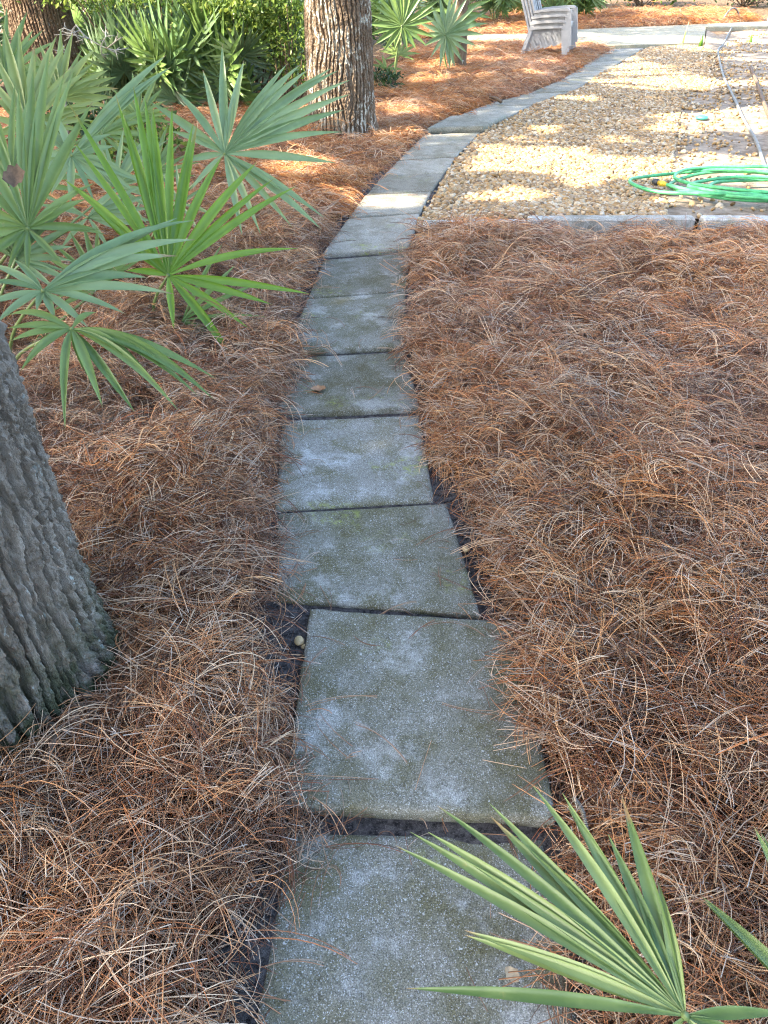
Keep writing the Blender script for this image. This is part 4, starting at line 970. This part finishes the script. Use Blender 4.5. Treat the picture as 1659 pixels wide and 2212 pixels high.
# ------------------------------------------------------------------ stacked chairs
def chair(loc, rz, label, z):
    o = empty('garden_chair', (loc[0], loc[1], z), label, 'chair', 'stacked plastic garden chairs')
    o.rotation_euler.z = rz; ORG[o] = np.zeros(3); o.scale = (1.08, 1.08, 1.08)
    m = M['resin']; W = .28
    # x forward, y to the chair's left
    mb = MB(); nx, ny = 9, 9; V = []
    for i in range(nx):
        for j in range(ny):
            x = -.20 + .46 * i / (nx - 1); y = -W + .03 + (2 * W - .06) * j / (ny - 1)
            V.append((x, y, .29 + .03 * (x + .2) - .02 * math.sin(math.pi * i / (nx - 1)) * math.sin(math.pi * j / (ny - 1)) - (.03 if i == nx - 1 else 0)))
    Vb = [(a, b_, c - .012) for a, b_, c in V]
    F = [(i * ny + j, (i + 1) * ny + j, (i + 1) * ny + j + 1, i * ny + j + 1) for i in range(nx - 1) for j in range(ny - 1)]
    F2 = [tuple(reversed([q + nx * ny for q in f])) for f in F]
    mb.add(V + Vb, F + F2); mb.box((.27, 0, .255), (.014, 2 * W - .08, .075)); mb.build('seat', m, o)
    # backrest: curved frame with slats
    mb = MB()
    def back(y, z): return -.20 - .38 * (z - .29) - .06 * (1 - (y / W) ** 2)
    ring = [(back(-W + .02, .29), -W + .02, .29), (back(-W + .02, .62), -W + .02, .62), (back(-W * .85, .82), -W * .85, .82), (back(-W * .4, .90), -W * .4, .90), (back(0, .915), 0, .915), (back(W * .4, .9), W * .4, .90), (back(W * .85, .82), W * .85, .82), (back(W - .02, .62), W - .02, .62), (back(W - .02, .29), W - .02, .29)]
    mb.tube(spline(ring, 40), .021, 8); bk = mb.build('backrest', m, o); ORG[bk] = np.zeros(3)
    for s_ in range(7):
        y = (-.75 + 1.5 * s_ / 6) * W; zt = .88 - .12 * abs(y / W) ** 2.2; mb = MB()
        P = [(back(y, z_) + .004, y, z_) for z_ in np.linspace(.30, zt, 6)]
        Vv = []; 
        for (a, b_, c) in P: Vv += [(a, b_ - .026, c), (a + .01, b_ - .026, c), (a + .01, b_ + .026, c), (a, b_ + .026, c)]
        mb.add(Vv, [(i * 4 + j, i * 4 + (j + 1) % 4, i * 4 + 4 + (j + 1) % 4, i * 4 + 4 + j) for i in range(5) for j in range(4)]); mb.build('slat', m, bk, smooth=False)
    for sd in (-1, 1):
        # arm: flat bar turning down into the front leg
        mb = MB(); yA = sd * (W + .02)
        P = spline([(-.27, sd * (W - .01), .43), (-.1, yA, .455), (.15, yA, .475), (.255, yA, .475), (.285, yA, .45)], 18); Vv = []
        for (a, b_, c) in P: Vv += [(a, b_ - .028, c + .010), (a, b_ + .028, c + .010), (a, b_ + .028, c - .024), (a, b_ - .028, c - .024)]
        mb.add(Vv, [(i * 4 + j, i * 4 + (j + 1) % 4, i * 4 + 4 + (j + 1) % 4, i * 4 + 4 + j) for i in range(17) for j in range(4)] + [(3, 2, 1, 0), (68, 69, 70, 71)]); mb.build('armrest', m, o, smooth=False)
        for (top, bot, wd) in (((.270, yA, .468), (.345, sd * (W + .05), 0), .05), ((-.21, sd * (W - .02), .43), (-.345, sd * (W + .03), 0), .06)):
            mb = MB(); Vv = []
            for t in np.linspace(0, 1, 7):
                c_ = np.array(top) * (1 - t) + np.array(bot) * t; hw = wd * (.6 - .15 * t); 
                Vv += [c_ + [-hw, -.016, 0], c_ + [hw, -.016, 0], c_ + [hw, .016, 0], c_ + [-hw, .016, 0]]
            mb.add(Vv, [(i * 4 + j, i * 4 + (j + 1) % 4, i * 4 + 4 + (j + 1) % 4, i * 4 + 4 + j) for i in range(6) for j in range(4)] + [(3, 2, 1, 0), (24, 25, 26, 27)]); mb.build('leg', m, o, smooth=False)
        # side skirt: a pierced panel of crossing bars
        mb = MB(); y0 = sd * (W + .003)
        poly_ = [(-.20, .44), (.25, .44), (.285, .26), (-.02, .185), (-.27, .12)]
        def bar(px_, pz_, dx_, dz_, yy):
            ts = []
            for e in range(len(poly_)):
                (xa, za), (xb, zb) = poly_[e], poly_[(e + 1) % len(poly_)]
                den = dx_ * (zb - za) - dz_ * (xb - xa)
                if abs(den) < 1e-9: continue
                t_ = ((xa - px_) * (zb - za) - (za - pz_) * (xb - xa)) / den; u_ = ((xa - px_) * dz_ - (za - pz_) * dx_) / den
                if 0 <= u_ <= 1: ts.append(t_)
            if len(ts) < 2: return
            a_, b_ = min(ts), max(ts)
            if b_ - a_ < .03: return
            m_ = (a_ + b_) / 2; an = math.atan2(dz_, dx_)
            mb.box((px_ + dx_ * m_, yy, pz_ + dz_ * m_), (b_ - a_, .008, .036), [[math.cos(an), 0, -math.sin(an)], [0, 1, 0], [math.sin(an), 0, math.cos(an)]])
        for q in range(-8, 9):
            bar(.0 + .062 * q, .3, math.cos(.42), math.sin(.42), y0); bar(.0 + .10 * q, .3, math.cos(2.2), math.sin(2.2), y0 + .004 * sd)
        mb.build('lattice_skirt', m, o, smooth=False)
    return o
cl = G(1184, 119, .09)
for i, nm in enumerate(['taupe plastic garden chair at the bottom of the stack', 'second taupe plastic garden chair from the bottom of the stack', 'third taupe plastic garden chair from the bottom of the stack', 'topmost taupe plastic garden chair of the stack']):
    d = i * .022
    chair((cl.x + d * math.cos(math.radians(-20)), cl.y + .22 + d * math.sin(math.radians(-20)), 0), math.radians(-20), nm, .0 + i * .082)

# ------------------------------------------------------------------ hoses
def hose_z(x, y): return float(gravel_h(np.array(x), np.array(y)))
def coil():
    o = empty('garden_hose', (2.75, 6.2, 0), 'green garden hose lying in a loose coil on the gravel', 'hose')
    c = np.array((2.98, 6.35)); P = []
    rs = random.Random(2)
    e = G(1437, 398, .1); P.append((e.x, e.y, .10)); q = G(1480, 412, .1); P.append((q.x, q.y, .11)); q = G(1560, 430, .1); P.append((q.x, q.y, .12)); q = G(1660, 432, .1); P.append((q.x, q.y, .12))
    N = 5 * 14
    for i in range(N):
        a = -.3 + i / 14 * 2 * math.pi; ring_ = i // 14
        rx = .60 + .22 * math.sin(ring_ * 2.1) + .05 * math.sin(a * 3 + ring_); ry = .42 + .16 * math.cos(ring_ * 1.7) + .05 * math.cos(a * 2 + ring_ * 1.9)
        if ring_ == 2: rx = .80; ry = .50
        if ring_ == 4: rx = .74; ry = .58
        ox = .2 * math.sin(ring_ * 2.3) + (.0 if ring_ != 2 else -.02); oy = .13 * math.cos(ring_ * 2.9)
        x = c[0] + ox + rx * math.cos(a); y = c[1] + oy + ry * math.sin(a)
        y = max(y, 5.56)
        P.append((x, y, hose_z(x, y) + .028 + .011 * (5 - ring_) + .015 * math.sin(a * 2 + ring_) ** 2))
    P.append((3.9, 6.9, .12)); P.append((4.6, 7.6, .06)); P.append((5.2, 7.2, .05))
    mb = MB(); mb.tube(spline(P, 620), .0135, 10); mb.build('tube', M['hose'], o)
    d = np.array(P[0]) - np.array(P[1]); d /= np.linalg.norm(d); e = np.array(P[0])
    mb = MB(); mb.tube([e - d * .02, e + d * .012, e + d * .014, e + d * .05, e + d * .052, e + d * .075], [.015, .015, .021, .023, .018, .017], 12); mb.build('coupling', M['yellow'], o)
    mb = MB(); mb.tube([e + d * .072, e + d * .085, e + d * .10, e + d * .125], [.017, .026, .027, .022], 12); mb.build('end_cap', M['black'], o)
coil()
def ground_line(name, pts, rad, mat, label, cat, lift=0.):
    P = [G(*p) for p in pts]; P = [(p.x, p.y, max(hose_z(p.x, p.y), 0) + rad + lift) for p in P]
    mb = MB(); mb.tube(spline(P, 90), rad, 8)
    tag(mb.build(name, M[mat], origin=(P[0][0], P[0][1], 0)), label, cat)
ground_line('grey_hose', [(1655, 385), (1645, 356), (1630, 310), (1605, 262), (1583, 215), (1562, 170), (1553, 135), (1550, 112), (1560, 100), (1570, 82), (1580, 63)], .016, 'hose_grey', 'long weathered grey hose running across the sandy ground', 'hose')
ground_line('dark_pipe', [(1690, 330), (1668, 278), (1650, 235), (1635, 190), (1620, 150)], .022, 'brown_twig', 'dark narrow pipe lying on sandy ground beside the grey hose', 'pipe')
a0 = G(1556, 52); a1 = G(1596, 49); mb = MB()
mb.tube(spline([(a0.x, a0.y, 0), (a0.x + .1, a0.y, .22), ((a0.x + a1.x) / 2, (a0.y + a1.y) / 2, .32), (a1.x - .08, a1.y, .22), (a1.x, a1.y, 0)], 24), .02, 8)
tag(mb.build('hose_loop', M['hose_grey'], origin=(a0.x, a0.y, 0)), 'arched loop of grey hose standing in the far pine straw', 'hose')
# small things
p = G(1515, 258); mb = MB(); mb.tube([(p.x, p.y, .01), (p.x, p.y, .035), (p.x, p.y, .045)], [.07, .065, .03], 16)
tag(mb.build('plastic_cap', M['teal'], origin=(p.x, p.y, 0)), 'small teal plastic cap on the edge of the gravel', 'cap')
def post():
    p = G(1657, 57); o = empty('porch_post', (p.x + .18, p.y, 0), 'white painted porch post at the far end of the walkway', 'post')
    x = p.x + .18; y = p.y
    mb = MB(); mb.box((x, y, 1.4), (.22, .22, 2.7)); mb.build('shaft', M['white'], o, smooth=False)
    mb = MB(); mb.box((x, y, .10), (.30, .30, .2)); mb.build('base', M['white'], o, smooth=False)
post()
def tuft(pxl, n, h, label, seed):
    r = random.Random(seed); p = G(*pxl); mb = MB()
    for i in range(n):
        a = r.uniform(0, 6.28); l = h * r.uniform(.6, 1); d = np.array([math.cos(a), math.sin(a), 0]) * r.uniform(.02, .3) * l; w = .022
        sd = np.array([-math.sin(a), math.cos(a), 0]) * w; b_ = np.array(p) + np.array([r.uniform(-.04, .04), r.uniform(-.04, .04), 0])
        V = []
        for t in (0, .4, .75, 1): c_ = b_ + d * t * t + np.array([0, 0, l * t]); V += [c_ - sd * (1 - t * .9), c_ + sd * (1 - t * .9)]
        mb.add(V, [(k_ * 2, k_ * 2 + 1, k_ * 2 + 3, k_ * 2 + 2) for k_ in range(3)])
    tag(mb.build('weed_tuft', M['grass'], origin=tuple(p)), label, 'weed')
tuft((1476, 99), 2, .42, 'single tall green grass blade at the walkway edge', 1)
tuft((1512, 102), 7, .26, 'small bright green weed tuft at the corner of the walkway', 2)
tuft((1620, 92), 5, .22, 'small weed on bare ground near the white post', 3)
def dead_leaf(p, s, label, mat, seed, curl=.5, rot=0., tilt=(0, 0)):
    nx, ny = 9, 7; V = []
    for i in range(nx):
        for j in range(ny):
            u = i / (nx - 1) * 2 - 1; v = j / (ny - 1) * 2 - 1
            wd = (1 - abs(u) ** 2.2) * .38 * (1 + .22 * math.sin(u * 9 + seed)) + .01
            x = u * .5; y = v * wd; z = curl * (v * v * wd * .6 + .25 * u * u) + .03 * math.sin(u * 7 + v * 3 + seed)
            c, s_ = math.cos(rot), math.sin(rot)
            V.append((p[0] + s * (x * c - y * s_), p[1] + s * (x * s_ + y * c), p[2] + s * (z + .04 + tilt[0] * x + tilt[1] * y)))
    F = [(i * ny + j, (i + 1) * ny + j, (i + 1) * ny + j + 1, i * ny + j + 1) for i in range(nx - 1) for j in range(ny - 1)]
    tag(build('dead_leaf', V, F, M[mat], origin=tuple(p)), label, 'leaf')
dead_leaf(G(688, 845, .024), .07, 'curled brown dead leaf lying alone on a slab', 'dead_leaf', 1, .8, .15)
dead_leaf(G(1106, 2106, .012), .035, 'tiny pale leaf scrap lying on the nearest slab', 'pale_leaf', 2, .2, -.9)
dead_leaf(at_y(33, 392, 3.28), .09, 'dark shrivelled leaf caught on the tall dull green palmetto fan', 'brown_twig', 3, .9, .4, (.2, .9))
dead_leaf(G(1507, 458, .06), .09, 'brown triangular dead leaf beside the green hose', 'dead_leaf', 4, .3, 1.2, (.3, .8))
dead_leaf(G(478, 768, .08), .12, 'thin pale dry leaf strip standing in the straw under the bright green palmetto', 'pale_leaf', 5, .1, 1.9, (.5, 0))
p0 = G(1268, 1795, .09); p1_ = G(1238, 1722, .10); mb = MB(); P = spline([p0, (p0 + p1_) / 2 + Vector((.004, 0, .01)), p1_], 26)
for i in range(25): mb.tube([P[i], P[i] + (P[i + 1] - P[i]) * .75], [.0055 + .001 * (i % 2), .0025], 6)
tag(mb.build('scaly_twig', M['twig'], origin=tuple(p0)), 'pale scaly twig sticking out of the pine straw by the pale palmetto fan', 'twig')
p0 = G(122, 1590, .05); mb = MB(); mb.tube([p0, p0 + Vector((.004, -.03, .01)), p0 + Vector((.002, -.075, .0))], [.008, .011, .006], 6)
tag(mb.build('bark_chip', M['brown_twig'], origin=tuple(p0)), 'thin chip of bark on the pine straw at the grey oak foot', 'bark chip')
p0 = G(1975 * .5486, 401 * .5486, .05); mb = MB(); mb.tube([p0, p0 + Vector((-.06, .05, .03)), p0 + Vector((-.14, .12, .04))], [.022, .02, .015], 6)
tag(mb.build('short_stick', M['brown_twig'], origin=tuple(p0)), 'short brown stick poking from the straw onto the far path', 'stick')
